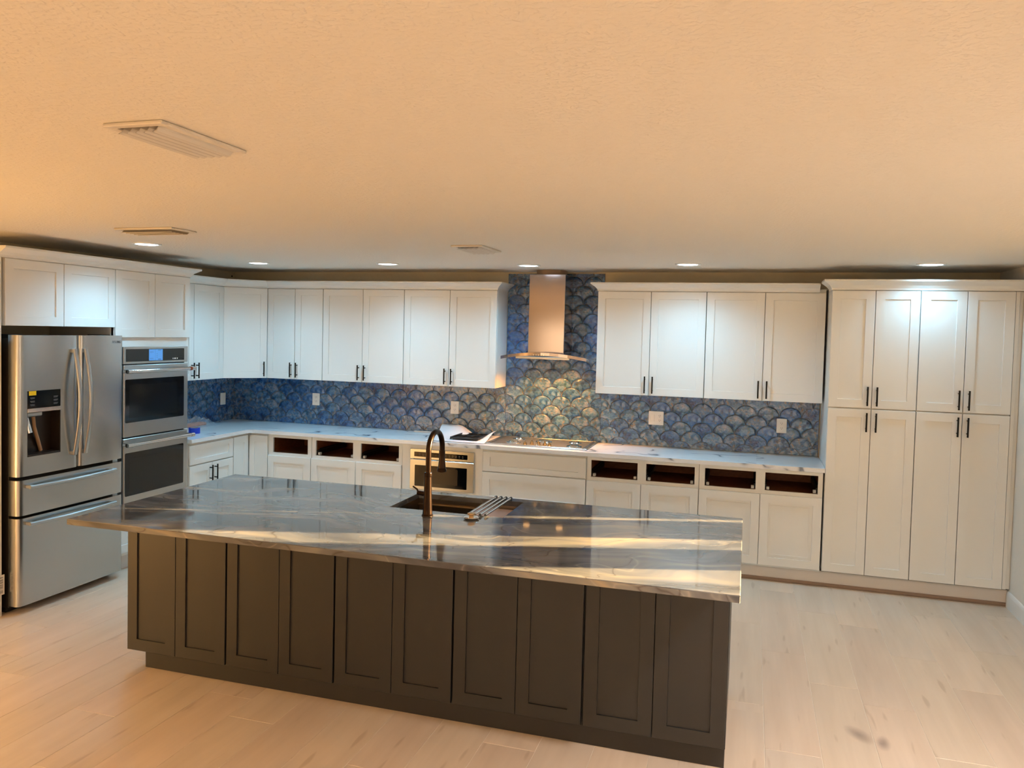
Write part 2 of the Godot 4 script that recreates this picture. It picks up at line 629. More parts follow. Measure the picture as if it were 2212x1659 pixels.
func floor_planks() -> void:
	var fl := struct("floor", box(Vector3(-0.15, -0.12, -0.15), Vector3(ROOM_X + 0.15, -0.0070, ROOM_Z + 0.15), 0), mat(Color(0.80, 0.74, 0.66), 0.8))
	obj("joint_filling", box(Vector3(0, -0.0069, 0), Vector3(ROOM_X, -0.0016, ROOM_Z), 0), mat(Color(0.90, 0.86, 0.80), 0.7), fl)
	var pw := 0.2475
	var pl := 1.22
	var meshes := {}
	var k := 0
	var col := 0
	var x := 5.2555 - pw * 22
	while x < ROOM_X - 0.01:
		var xa := maxf(x, 0.0)
		var xb := minf(x + pw, ROOM_X)
		var z: float = 0.20 - pl * [0.0, 0.62, 0.31, 0.84, 0.47, 0.15][col % 6]
		while z < ROOM_Z and xb - xa > 0.02:
			var za := maxf(z, 0.0)
			var zb := minf(z + pl, ROOM_Z)
			if zb > 0.5 and zb - za > 0.05:
				var key := "%.3f_%.3f" % [xb - xa, zb - za]
				if not meshes.has(key):
					meshes[key] = box(Vector3(0.0009, -0.007, 0.0009), Vector3(xb - xa - 0.0009, 0, zb - za - 0.0009), 0.0012)
				obj("plank", meshes[key], M.plank[(k * 7 + col * 5) % 12], fl, Vector3(xa, rng.randf_range(-0.0004, 0.0), za))
			k += 1
			z += pl
		x += pw
		col += 1

# ---------------------------------------------------------------- scallop backsplash
const TP := 0.179
const TR := 0.0838

func fan(cx: float, cy: float, grow: float) -> PackedVector2Array:
	# dome on top, two hollow quarter arcs below; cy is the height of the dome's foot
	var r := TP / 2.0
	var ky := TR / r
	var p := PackedVector2Array()
	for i in 13:
		var a := PI * i / 12.0
		p.append(Vector2(cos(a), sin(a)))
	for i in range(1, 6):
		var a := PI / 2 + PI / 2 * i / 6.0
		p.append(Vector2(-1 + cos(PI - a), -1 + sin(a)))
	p.append(Vector2(0, -1))
	for i in range(1, 6):
		var a := PI - PI / 2 * i / 6.0
		p.append(Vector2(1 + cos(a), -1 + sin(a)))
	var q := PackedVector2Array()
	for v in p:
		q.append(Vector2(cx, cy) + Vector2(v.x * r, v.y * r * ky) * grow)
	return q

func whole_tile() -> ArrayMesh:
	if cache.has("tile"):
		return cache.tile
	var st := sth()
	st.set_smooth_group(0)
	var rings := []
	for l in [[0.952, 0.001], [0.94, 0.0066], [0.90, 0.0084], [0.6, 0.0094]]:
		var r := []
		for v in fan(0, 0, l[0]):
			r.append(Vector3(v.x, v.y, l[1]))
		rings.append(r)
	var n: int = rings[0].size()
	var tris := []
	for i in 3:
		for k in n:
			var l := (k + 1) % n
			tris.append([rings[i][k], rings[i + 1][l], rings[i][l]])
			tris.append([rings[i][k], rings[i + 1][k], rings[i + 1][l]])
	for k in n:
		tris.append([rings[3][k], Vector3(0, 0, 0.0097), rings[3][(k + 1) % n]])
	for t in tris:
		for v in t:
			st.set_smooth_group(0)
			st.set_uv(Vector2(v.x, v.y) / 0.36 + Vector2(0.5, 0.5))
			st.add_vertex(v)
	st.generate_normals()
	cache.tile = st.commit()
	return cache.tile

func lay_tiles(parent: Node3D, regions: Array, x0: float, x1: float, skip: Array) -> void:
	var r := TP / 2.0
	for row in range(-10, 10):
		var foot := 1.649 - TR - row * TR
		var k0 := floori((x0 - 3.138) / TP) - 1
		var k1 := ceili((x1 - 3.138) / TP) + 1
		for k in range(k0, k1 + 1):
			var cx := 3.138 + (k + (0.5 if row & 1 else 0.0)) * TP
			var whole := fan(cx, foot, 1.0)
			for reg in regions:
				var rp := PackedVector2Array([Vector2(reg[0], reg[1]), Vector2(reg[2], reg[1]), Vector2(reg[2], reg[3]), Vector2(reg[0], reg[3])])
				if cx + r < reg[0] or cx - r > reg[2] or foot + TR < reg[1] or foot - TR > reg[3]:
					continue
				if skip.any(func(s): return cx > s[0] and cx < s[2] and foot > s[1] and foot < s[3]):
					continue
				var m: Material = M.tile[rng.randi() % M.tile.size()]
				if cx - r > reg[0] and cx + r < reg[2] and foot - TR > reg[1] and foot + TR < reg[3]:
					obj("tile", whole_tile(), m, parent, Vector3(cx, foot, 0.003))
					break
				for piece in Geometry2D.intersect_polygons(fan(cx, foot, 0.952), rp):
					var area := 0.0
					for i in piece.size():
						area += piece[i].cross(piece[(i + 1) % piece.size()]) / 2.0
					if absf(area) < 0.0004:
						continue
					var st := sth()
					for sub in piece.size():
						piece[sub] -= Vector2(cx, foot)
					var tris := Geometry2D.triangulate_polygon(piece)
					for i in range(0, tris.size(), 3):
						poly(st, [0, 1, 2].map(func(q): return Vector3(piece[tris[i + q]].x, piece[tris[i + q]].y, 0.0085)), Vector3.BACK)
					for i in piece.size():
						var j := (i + 1) % piece.size()
						var d: Vector2 = piece[j] - piece[i]
						var o := Vector3(d.y, -d.x, 0)
						if area < 0:
							o = -o
						poly(st, [Vector3(piece[i].x, piece[i].y, 0), Vector3(piece[j].x, piece[j].y, 0), Vector3(piece[j].x, piece[j].y, 0.0085), Vector3(piece[i].x, piece[i].y, 0.0085)], o)
					obj("tile", st.commit(), M.tile_flat[rng.randi() % M.tile_flat.size()], parent, Vector3(cx, foot, 0.003))

func backsplash() -> void:
	M.tile_flat = []
	for m in M.tile:
		var c: StandardMaterial3D = m.duplicate()
		c.uv1_scale = Vector3(1.15 / 0.36, 1.15 / 0.36, 1)
		M.tile_flat.append(c)
	var t := thing("scallop_backsplash", "blue fish-scale tile backsplash along the back wall, rising behind the range hood", "backsplash", Vector3.ZERO)
	var st := sth()
	bx(st, Vector3(0.014, CT + 0.001, 0.001), Vector3(5.690, UP_B - 0.001, 0.006))
	bx(st, Vector3(2.967, UP_B - 0.001, 0.001), Vector3(3.8645, 2.426, 0.006))
	obj("grout_bed", st.commit(), M.grout, t)
	lay_tiles(t, [[0.0145, CT + 0.002, 2.9665, UP_B - 0.001], [2.9675, CT + 0.002, 3.864, 2.425], [3.865, CT + 0.002, 5.688, UP_B - 0.001]], 0, 5.69, [[3.33, 1.75, 3.56, 2.36]])
	t = thing("scallop_backsplash", "short run of dark blue fish-scale tile on the left wall beside the oven tower", "backsplash", Vector3(0, 0, 1.4705), PI / 2)
	obj("grout_bed", box(Vector3(0.0, CT + 0.001, 0.001), Vector3(1.4695, UP_B - 0.001, 0.006), 0), M.grout, t)
	lay_tiles(t, [[0.002, CT + 0.002, 1.4575, UP_B - 0.001]], 0, 1.4575, [])

# ---------------------------------------------------------------- cabinets
# shaker door or drawer front: x 0..w, y 0..h, front face at z = 0.020. kind: "plain" or "beaded"
func shaker(w: float, h: float, stile: float, rail: float) -> ArrayMesh:
	var key := "s%.4f_%.4f_%.3f_%.3f" % [w, h, stile, rail]
	if cache.has(key):
		return cache[key]
	var st := sth()
	var t := 0.020
	var c := 0.0018
	var lv := [[0.0, 0.0, 0.0], [0.0, 0.0, t - c], [c, c, t], [stile, rail, t], [stile + 0.0012, rail + 0.0012, t - 0.0085]]
	for i in lv.size() - 1:
		var a: Array = lv[i]
		var b: Array = lv[i + 1]
		for s in 4:
			var pa := corner(w, h, a, s)
			var pb := corner(w, h, a, (s + 1) % 4)
			var pc := corner(w, h, b, (s + 1) % 4)
			var pd := corner(w, h, b, s)
			var hint := Vector3.BACK
			if i < 2:
				hint = [Vector3.DOWN, Vector3.RIGHT, Vector3.UP, Vector3.LEFT][s] + Vector3.BACK * (0.0 if i == 0 else 1.0)
			elif i == 3:
				hint = [Vector3.UP, Vector3.LEFT, Vector3.DOWN, Vector3.RIGHT][s]
			poly(st, [pa, pb, pc, pd], hint)
	poly(st, [Vector3(0, 0, 0), Vector3(w, 0, 0), Vector3(w, h, 0), Vector3(0, h, 0)], Vector3.FORWARD)
	cache[key] = st.commit()
	return cache[key]

func corner(w: float, h: float, l: Array, s: int) -> Vector3:
	return Vector3(l[0] if s == 0 or s == 3 else w - l[0], l[1] if s < 2 else h - l[1], l[2])

func handle_mesh(length: float) -> ArrayMesh:
	var key := "h%.3f" % length
	if cache.has(key):
		return cache[key]
	var st := sth()
	tube(st, [Vector3(0, -length / 2, 0.032), Vector3(0, length / 2, 0.032)], [0.0062], 12)
	for s in [-1.0, 1.0]:
		tube(st, [Vector3(0, s * length * 0.33, 0.0), Vector3(0, s * length * 0.33, 0.034)], [0.005], 10)
	cache[key] = st.commit()
	return cache[key]

# pull: Vector2 place of the handle's middle on the door, or null
func door(parent: Node3D, x0: float, y0: float, x1: float, y1: float, z: float, pull = null, beaded := false, m: Material = null, called := "door") -> Node3D:
	var paint: Material = m if m else M.white
	var w := x1 - x0
	var h := y1 - y0
	var stile := minf(0.062, w * 0.28)
	var rail := minf(0.062, h * 0.27)
	var d := obj(called, shaker(w, h, stile, rail), paint, parent, Vector3(x0, y0, z))
	obj("panel", panel_mesh(w, h, stile, rail, beaded), paint, d)
	if pull != null:
		obj("handle", handle_mesh(0.142), M.black, d, Vector3(pull.x, pull.y, 0.020))
	return d

func panel_mesh(w: float, h: float, stile: float, rail: float, beaded: bool) -> ArrayMesh:
	var key := "p%.4f_%.4f_%s_%.3f" % [w, h, beaded, stile]
	if cache.has(key):
		return cache[key]
	var st := sth()
	var e := 0.0005
	bx(st, Vector3(stile + e, rail + e, 0.003), Vector3(w - stile - e, h - rail - e, 0.0118))
	if beaded:
		var i := 0.020
		holed(st, stile + i, rail + i, w - stile - i, h - rail - i, 0.0116, 0.0155, [[stile + i + 0.006, rail + i + 0.006, w - stile - i - 0.006, h - rail - i - 0.006]])
	cache[key] = st.commit()
	return cache[key]

const G := 0.0022
const TWO_UP := "lower"

# a closed cabinet box with rows of doors: rows = [[y0, y1, [split xs], handle place ("bottom", "top", "none")]]
func closed_cabinet(called: String, label: String, group: String, at: Vector3, turn: float, w: float, y0: float, y1: float, depth: float, rows: Array, category := "cabinet", mbody: Material = null) -> Node3D:
	var t := thing(called, label, category, at, turn, group)
	var paint: Material = mbody if mbody else M.white
	obj("body", box(Vector3(0.0008, y0, 0.012), Vector3(w - 0.0008, y1, depth - 0.0250), 0.001), paint, t)
	for r in rows:
		var xs: Array = r[2]
		for i in xs.size() - 1:
			var a: float = xs[i] + G
			var b: float = xs[i + 1] - G
			var pull = null
			if r[3] != "none":
				var right: bool = i % 2 == 0
				if xs.size() == 2:
					right = r.size() < 5 or r[4]
				var px: float = (b - a) - 0.030 if right else 0.030
				pull = Vector2(px, 0.090 if r[3] == "bottom" else (r[1] - r[0]) - 0.095)
			door(t, a, r[0], b, r[1], depth - 0.020, pull, r.size() > 5, paint)
	return t

func wall_cabinets() -> void:
	var g := "white wall cabinets"
	var y := UP_B
	var hh := UP_T - UP_B
	var bh := hh + 0.03
	var rows := func(w): return [[0.0, hh, [0.0, w / 2, w], "bottom"]]
	closed_cabinet("wall_cabinet", "white two-door wall cabinet on the left wall, between oven tower and diagonal corner cabinet", g, Vector3(0.0, y, 1.4690), PI / 2, 0.854, 0, bh, 0.33, rows.call(0.854))
	# diagonal corner cabinet
	var t := thing("corner_wall_cabinet", "diagonal single-door wall cabinet set across the corner of the room", "cabinet", Vector3(0, y, 0), 0.0, g)
	var st := sth()
	prism(st, PackedVector2Array([Vector2(0.002, 0.012), Vector2(0.6155, 0.012), Vector2(0.6155, 0.3085), Vector2(0.3085, 0.6145), Vector2(0.002, 0.6145)]), 0, bh)
	obj("body", st.commit(), M.white, t)
	var dw := 0.4036
	var d := door(t, 0, 0, dw, hh, 0, Vector2(dw - 0.032, 0.09))
	d.rotation.y = PI / 4
	d.position = Vector3(0.3095 + 0.0088, 0.0, 0.6135 - 0.0062)
	for a in [
		[0.6175, 1.2240, "narrow two-door wall cabinet on the back wall, directly right of the diagonal corner cabinet"],
		[1.2255, 2.0655, "two-door wall cabinet, second from the corner on the back wall, of middle width"],
		[2.0670, 2.9649, "wide two-door wall cabinet next to the range hood on its left"],
		[3.8665, 4.7685, "wide two-door wall cabinet next to the range hood on its right"],
		[4.7700, 5.6830, "wide two-door wall cabinet between the hood-side cabinet and the tall pantry"]]:
		closed_cabinet("wall_cabinet", "white " + a[2], g, Vector3(a[0], y, 0.001), 0.0, a[1] - a[0], 0, bh, 0.329, rows.call(a[1] - a[0]))

func tall_cabinets() -> void:
	# pantry: two tall units
	for a in [[5.6975, 6.2985, "left tall four-door pantry cabinet, beside the worktop end"], [6.3000, 6.9043, "right tall four-door pantry cabinet, beside the right wall"]]:
		var w: float = a[1] - a[0]
		closed_cabinet("pantry_cabinet", "white " + a[2], "tall white pantry cabinets", Vector3(a[0], 0, 0), 0, w, 0.13, 2.285, 0.63, [[0.130, 1.3755, [0.0, w / 2, w], "top"], [1.3845, 2.2575, [0.0, w / 2, w], "bottom"]])
	var st := sth()
	bx(st, Vector3(6.906, 0.13, 0.30), Vector3(6.930, 2.26, 0.622), 0.001)
	bx(st, Vector3(6.930, 0.13, 0.30), Vector3(6.9566, 2.26, 0.606), 0.001)
	tag(obj("filler_strip", st.commit(), M.white), "narrow white filler strip closing the gap between pantry and right wall", "filler")
	# cabinet over the fridge
	var z1 := 3.2128
	var wf := z1 - 2.2955
	closed_cabinet("bridge_cabinet", "white two-door cabinet high above the steel refrigerator", "white cabinets of the oven and refrigerator wall", Vector3(0, 1.851, z1), PI / 2, wf, 0, 0.445, 0.63, [[0.0, 0.4266, [0.0, wf / 2 - 0.004, wf], "none"]])
	tag(obj("end_panel", box(Vector3(0.012, 0.0, 3.2400), Vector3(0.632, 2.2795, 3.2620), 0.001), M.white), "tall white end panel on the open side of the refrigerator", "panel")
	var tg := thing("paper_tag", "white bar-code tag low on the front edge of the refrigerator end panel", "tag", Vector3(0.6328, 0.201, 3.2620), PI / 2)
	obj("paper", box(Vector3(-0.001, -0.064, 0), Vector3(0.0405, 0.064, 0.0006), 0), M.plate, tg)
	st = sth()
	for k in 22:
		if k % 7 != 5:
			bx(st, Vector3(0.006, -0.056 + k * 0.005, 0.0006), Vector3(0.030, -0.0545 + k * 0.005 + 0.0007 * (k % 3), 0.0008))
	obj("bar_code", st.commit(), M.dark, tg)
	# the oven tower, open where the ovens sit
	var t := thing("oven_cabinet", "tall white oven cabinet holding the double oven, left of the corner worktop", "cabinet", Vector3(0, 0, 2.2945), PI / 2, "white cabinets of the oven and refrigerator wall")
	var w := 2.2945 - 1.4705
	st = sth()
	bx(st, Vector3(0.0008, 0.11, 0.012), Vector3(0.020, 2.29, 0.609), 0.001)
	bx(st, Vector3(w - 0.020, 0.11, 0.012), Vector3(w - 0.0008, 2.29, 0.609), 0.001)
	bx(st, Vector3(0.02, 0.11, 0.012), Vector3(w - 0.02, 2.29, 0.015))
	bx(st, Vector3(0.02, 2.27, 0.0151), Vector3(w - 0.02, 2.29, 0.609))
	bx(st, Vector3(0.02, 1.745, 0.015), Vector3(w - 0.02, 1.775, 0.60))
	bx(st, Vector3(0.02, 0.40, 0.015), Vector3(w - 0.02, 0.43, 0.60))
	holed(st, 0.0008, 0.11, w - 0.0008, 2.29, 0.590, 0.6095, [[0.045, 0.445, w - 0.045, 1.70]])
	obj("body", st.commit(), M.white, t)
	for k in 2:
		door(t, G + k * w / 2, 1.777, (k + 1) * w / 2 - G, 2.2776, 0.610)
	door(t, G, 0.135, w - G, 0.405, 0.610, null, false, null, "drawer_front")

func open_cabinet(label: String, at: Vector3, w: float, holes: Array, splits: Array, slides: Array) -> Node3D:
	var t := thing("base_cabinet", label, "cabinet", at, 0.0, "white base cabinets with missing top drawers")
	var st := sth()
	var e := 0.0008
	bx(st, Vector3(e, 0.115, 0.012), Vector3(0.018, 0.881, 0.590))
	bx(st, Vector3(w - 0.018, 0.115, 0.012), Vector3(w - e, 0.881, 0.590))
	bx(st, Vector3(0.018, 0.115, 0.012), Vector3(w - 0.018, 0.133, 0.590))
	obj("body", st.commit(), M.white, t)
	st = sth()
	var hs := []
	for h in holes:
		hs.append([h[0] - at.x, 0.7085, h[1] - at.x, 0.8485])
	holed(st, e, 0.115, w - e, 0.881, 0.590, 0.6085, hs)
	obj("face_frame", st.commit(), M.white, t)
	st = sth()
	bx(st, Vector3(0.018, 0.68, 0.012), Vector3(w - 0.018, 0.881, 0.022))
	bx(st, Vector3(0.018, 0.682, 0.022), Vector3(w - 0.018, 0.695, 0.589))
	bx(st, Vector3(0.018, 0.866, 0.022), Vector3(w - 0.018, 0.880, 0.589))
	for h in hs:
		bx(st, Vector3(maxf(h[0] - 0.036, 0.0185), 0.695, 0.022), Vector3(maxf(h[0] - 0.024, 0.024), 0.866, 0.589))
		bx(st, Vector3(minf(h[2] + 0.024, w - 0.024), 0.695, 0.022), Vector3(minf(h[2] + 0.036, w - 0.0185), 0.866, 0.589))
	obj("interior", st.commit(), M.wood, t)
	for i in hs.size():
		var h: Array = hs[i]
		if slides[i]:
			for s in [[h[0] - 0.016, h[0] + 0.014, h[0] + 0.022], [h[2] - 0.014, h[2] + 0.016, h[2] - 0.022]]:
				st = sth()
				bx(st, Vector3(s[0], 0.7125, 0.05), Vector3(s[1], 0.752, 0.578), 0.002)
				bx(st, Vector3(s[0] + 0.004, 0.752, 0.08), Vector3(s[1] - 0.004, 0.764, 0.52), 0.002)
				var sl := obj("drawer_slide", st.commit(), M.slide, t)
				st = sth()
				bx(st, Vector3(s[2] - 0.011, 0.7115, 0.555), Vector3(s[2] + 0.011, 0.734, 0.587), 0.002)
				obj("clip", st.commit(), M.clip, sl)
		door(t, splits[i] - at.x + G, 0.130, splits[i + 1] - at.x - G, 0.6805, 0.609, null, true)
	return t

func base_cabinets() -> void:
	var g := "white base cabinets"
	# left wall: drawer over two doors
	var w := 1.4690 - 0.8600
	var t := thing("base_cabinet", "white base cabinet on the left wall with one drawer over two handled doors", "cabinet", Vector3(0, 0, 1.4690), PI / 2, g)
	obj("body", box(Vector3(0.0008, 0.115, 0.012), Vector3(w - 0.0008, 0.881, 0.6085), 0.001), M.white, t)
	door(t, 0.012, 0.690, w - 0.006, 0.857, 0.609, null, false, null, "drawer_front")
	var mid := 0.5 * (w + 0.006)
	door(t, 0.012, 0.130, mid - G, 0.680, 0.609, Vector2(mid - 0.012 - 0.034, 0.460))
	door(t, mid + G, 0.130, w - 0.006, 0.680, 0.609, Vector2(0.030, 0.460))
	# corner unit with a folding door
	t = thing("corner_base_cabinet", "white corner base cabinet with a narrow folding door in the inside corner", "cabinet", Vector3.ZERO, 0.0, g)
	var st := sth()
	prism(st, PackedVector2Array([Vector2(0.012, 0.012), Vector2(0.8310, 0.012), Vector2(0.8310, 0.6085), Vector2(0.6085, 0.6085), Vector2(0.6085, 0.8580), Vector2(0.012, 0.8580)]), 0.115, 0.881)
	obj("body", st.commit(), M.white, t)
	door(t, 0.6340, 0.130, 0.8290, 0.8600, 0.609)
	var d := door(t, 0, 0.130, 0.2200, 0.8600, 0)
	d.rotation.y = PI / 2
	d.position = Vector3(0.609, 0.130, 0.8550)
	# open cabinets left of the microwave
	open_cabinet("narrow white base cabinet with one empty drawer opening, next to the inside corner", Vector3(0.8335, 0, 0), 0.4570, [[0.880, 1.2490]], [0.834, 1.2905], [false])
	open_cabinet("white base cabinet with two empty drawer openings, just left of the microwave drawer", Vector3(1.2920, 0, 0), 0.9110, [[1.333, 1.7145], [1.7915, 2.1680]], [1.2920, 1.7505, 2.2030], [true, true])
	# microwave cabinet: an open frame round the appliance
	t = thing("microwave_cabinet", "white base cabinet framing the built-in microwave drawer", "cabinet", Vector3(2.2045, 0, 0), 0, g)
	st = sth()
	w = 2.9590 - 2.2045
	holed(st, 0.0008, 0.115, w - 0.0008, 0.881, 0.590, 0.612, [[0.098, 0.490, w - 0.090, 0.828]])
	bx(st, Vector3(0.0008, 0.115, 0.012), Vector3(0.018, 0.881, 0.590))
	bx(st, Vector3(w - 0.018, 0.115, 0.012), Vector3(w - 0.0008, 0.881, 0.590))
	bx(st, Vector3(0.018, 0.115, 0.012), Vector3(w - 0.018, 0.881, 0.024))
	bx(st, Vector3(0.018, 0.115, 0.024), Vector3(w - 0.018, 0.133, 0.590))
	bx(st, Vector3(0.018, 0.460, 0.024), Vector3(w - 0.018, 0.480, 0.590))
	obj("body", st.commit(), M.white, t)
	door(t, 0.040, 0.130, w - 0.040, 0.455, 0.613, null, false, null, "drawer_front")
	# drawers under the cooktop
	w = 3.8650 - 2.9605
	t = thing("drawer_cabinet", "wide white drawer cabinet standing under the gas cooktop", "cabinet", Vector3(2.9605, 0, 0), 0, g)
	obj("body", box(Vector3(0.0008, 0.115, 0.012), Vector3(w - 0.0008, 0.881, 0.6085), 0.001), M.white, t)
	door(t, 0.004, 0.692, w - 0.004, 0.8605, 0.609, null, false, null, "drawer_front")
	door(t, 0.004, 0.415, w - 0.004, 0.6835, 0.609, null, false, null, "drawer_front")
	door(t, 0.004, 0.130, w - 0.004, 0.4065, 0.609, null, false, null, "drawer_front")
	open_cabinet("white base cabinet with two empty drawer openings, just right of the cooktop drawers", Vector3(3.8665, 0, 0), 0.9045, [[3.9025, 4.2840], [4.3530, 4.7365]], [3.8675, 4.3157, 4.7710], [true, true])
	open_cabinet("white base cabinet with two empty drawer openings, beside the tall pantry", Vector3(4.7725, 0, 0), 0.9150, [[4.8160, 5.2005], [5.2700, 5.6535]], [4.7725, 5.2359, 5.6875], [true, true])

func worktop() -> void:
	var st := sth()
	var e := 0.6535
	var p := PackedVector2Array([Vector2(0.0015, 0.0015), Vector2(5.6955, 0.0015), Vector2(5.6955, e)])
	p.append(Vector2(e + 0.06, e))
	for i in 6:
		var a := PI / 2 * (i + 0.5) / 6.0
		p.append(Vector2(e + 0.06 - 0.06 * sin(a), e + 0.06 - 0.06 * cos(a)))
	p.append(Vector2(e, e + 0.06))
	p.append_array([Vector2(e, 1.4685), Vector2(0.0015, 1.4685)])
	prism(st, p, CT - 0.032, CT)
	tag(obj("worktop", st.commit(), M.marble), "pale grey-veined marble worktop running in an L round the corner of the room", "worktop")

func crowns_and_kicks() -> void:
	var prof := func(y0: float, y1: float, out: float): return [Vector2(0.0, y0), Vector2(0.002, y0), Vector2(0.006, y0 + 0.014), Vector2(out * 0.35, y0 + (y1 - y0) * 0.45), Vector2(out * 0.8, y0 + (y1 - y0) * 0.72), Vector2(out, y1 - 0.012), Vector2(out, y1), Vector2(0.0, y1)]
	var g := "white crown mouldings"
	var st := sth()
	sweep(st, [Vector2(0.632, 3.262), Vector2(0.632, 1.468), Vector2(0.335, 1.468)], prof.call(2.280, 2.350, 0.062), 1.0)
	tag(obj("crown_moulding", st.commit(), M.white), "white crown moulding along the top of the refrigerator and oven cabinets", "crown moulding", g)
	st = sth()
	sweep(st, [Vector2(0.332, 1.404), Vector2(0.332, 0.6135), Vector2(0.6165, 0.332), Vector2(2.9660, 0.332), Vector2(2.9660, 0.012)], prof.call(2.257, 2.326, 0.056), 1.0)
	tag(obj("crown_moulding", st.commit(), M.white), "white crown moulding over the wall cabinets from the corner to the range hood", "crown moulding", g)
	st = sth()
	sweep(st, [Vector2(3.8655, 0.012), Vector2(3.8655, 0.332), Vector2(5.632, 0.332)], prof.call(2.257, 2.326, 0.056), 1.0)
	tag(obj("crown_moulding", st.commit(), M.white), "white crown moulding over the wall cabinets between range hood and pantry", "crown moulding", g)
	st = sth()
	sweep(st, [Vector2(5.6965, 0.392), Vector2(5.6965, 0.632), Vector2(6.9566, 0.632)], prof.call(2.262, 2.337, 0.060), 1.0)
	tag(obj("crown_moulding", st.commit(), M.white), "white crown moulding along the top of the tall pantry", "crown moulding", g)
	# toe kicks
	st = sth()
	bx(st, Vector3(0.58, 0.0, 0.560), Vector3(6.955, 0.1142, 0.578), 0.001)
	tag(obj("toe_kick", st.commit(), M.kick), "long painted toe kick board under the back wall cabinets and pantry", "toe kick")
	tag(obj("shoe_moulding", box(Vector3(0.60, 0.0, 0.5785), Vector3(6.955, 0.026, 0.590), 0.004), M.shoe), "thin brown shoe strip on the floor along the long toe kick", "moulding")
	tag(obj("toe_kick", box(Vector3(0.560, 0.0, 0.60), Vector3(0.578, 0.110, 2.285), 0.001), M.kick), "short painted toe kick board under the left wall base cabinet and oven tower", "toe kick")

# ---------------------------------------------------------------- island
const IX := 5.1271
const IZ := 3.9906
const ITURN := 0.0048

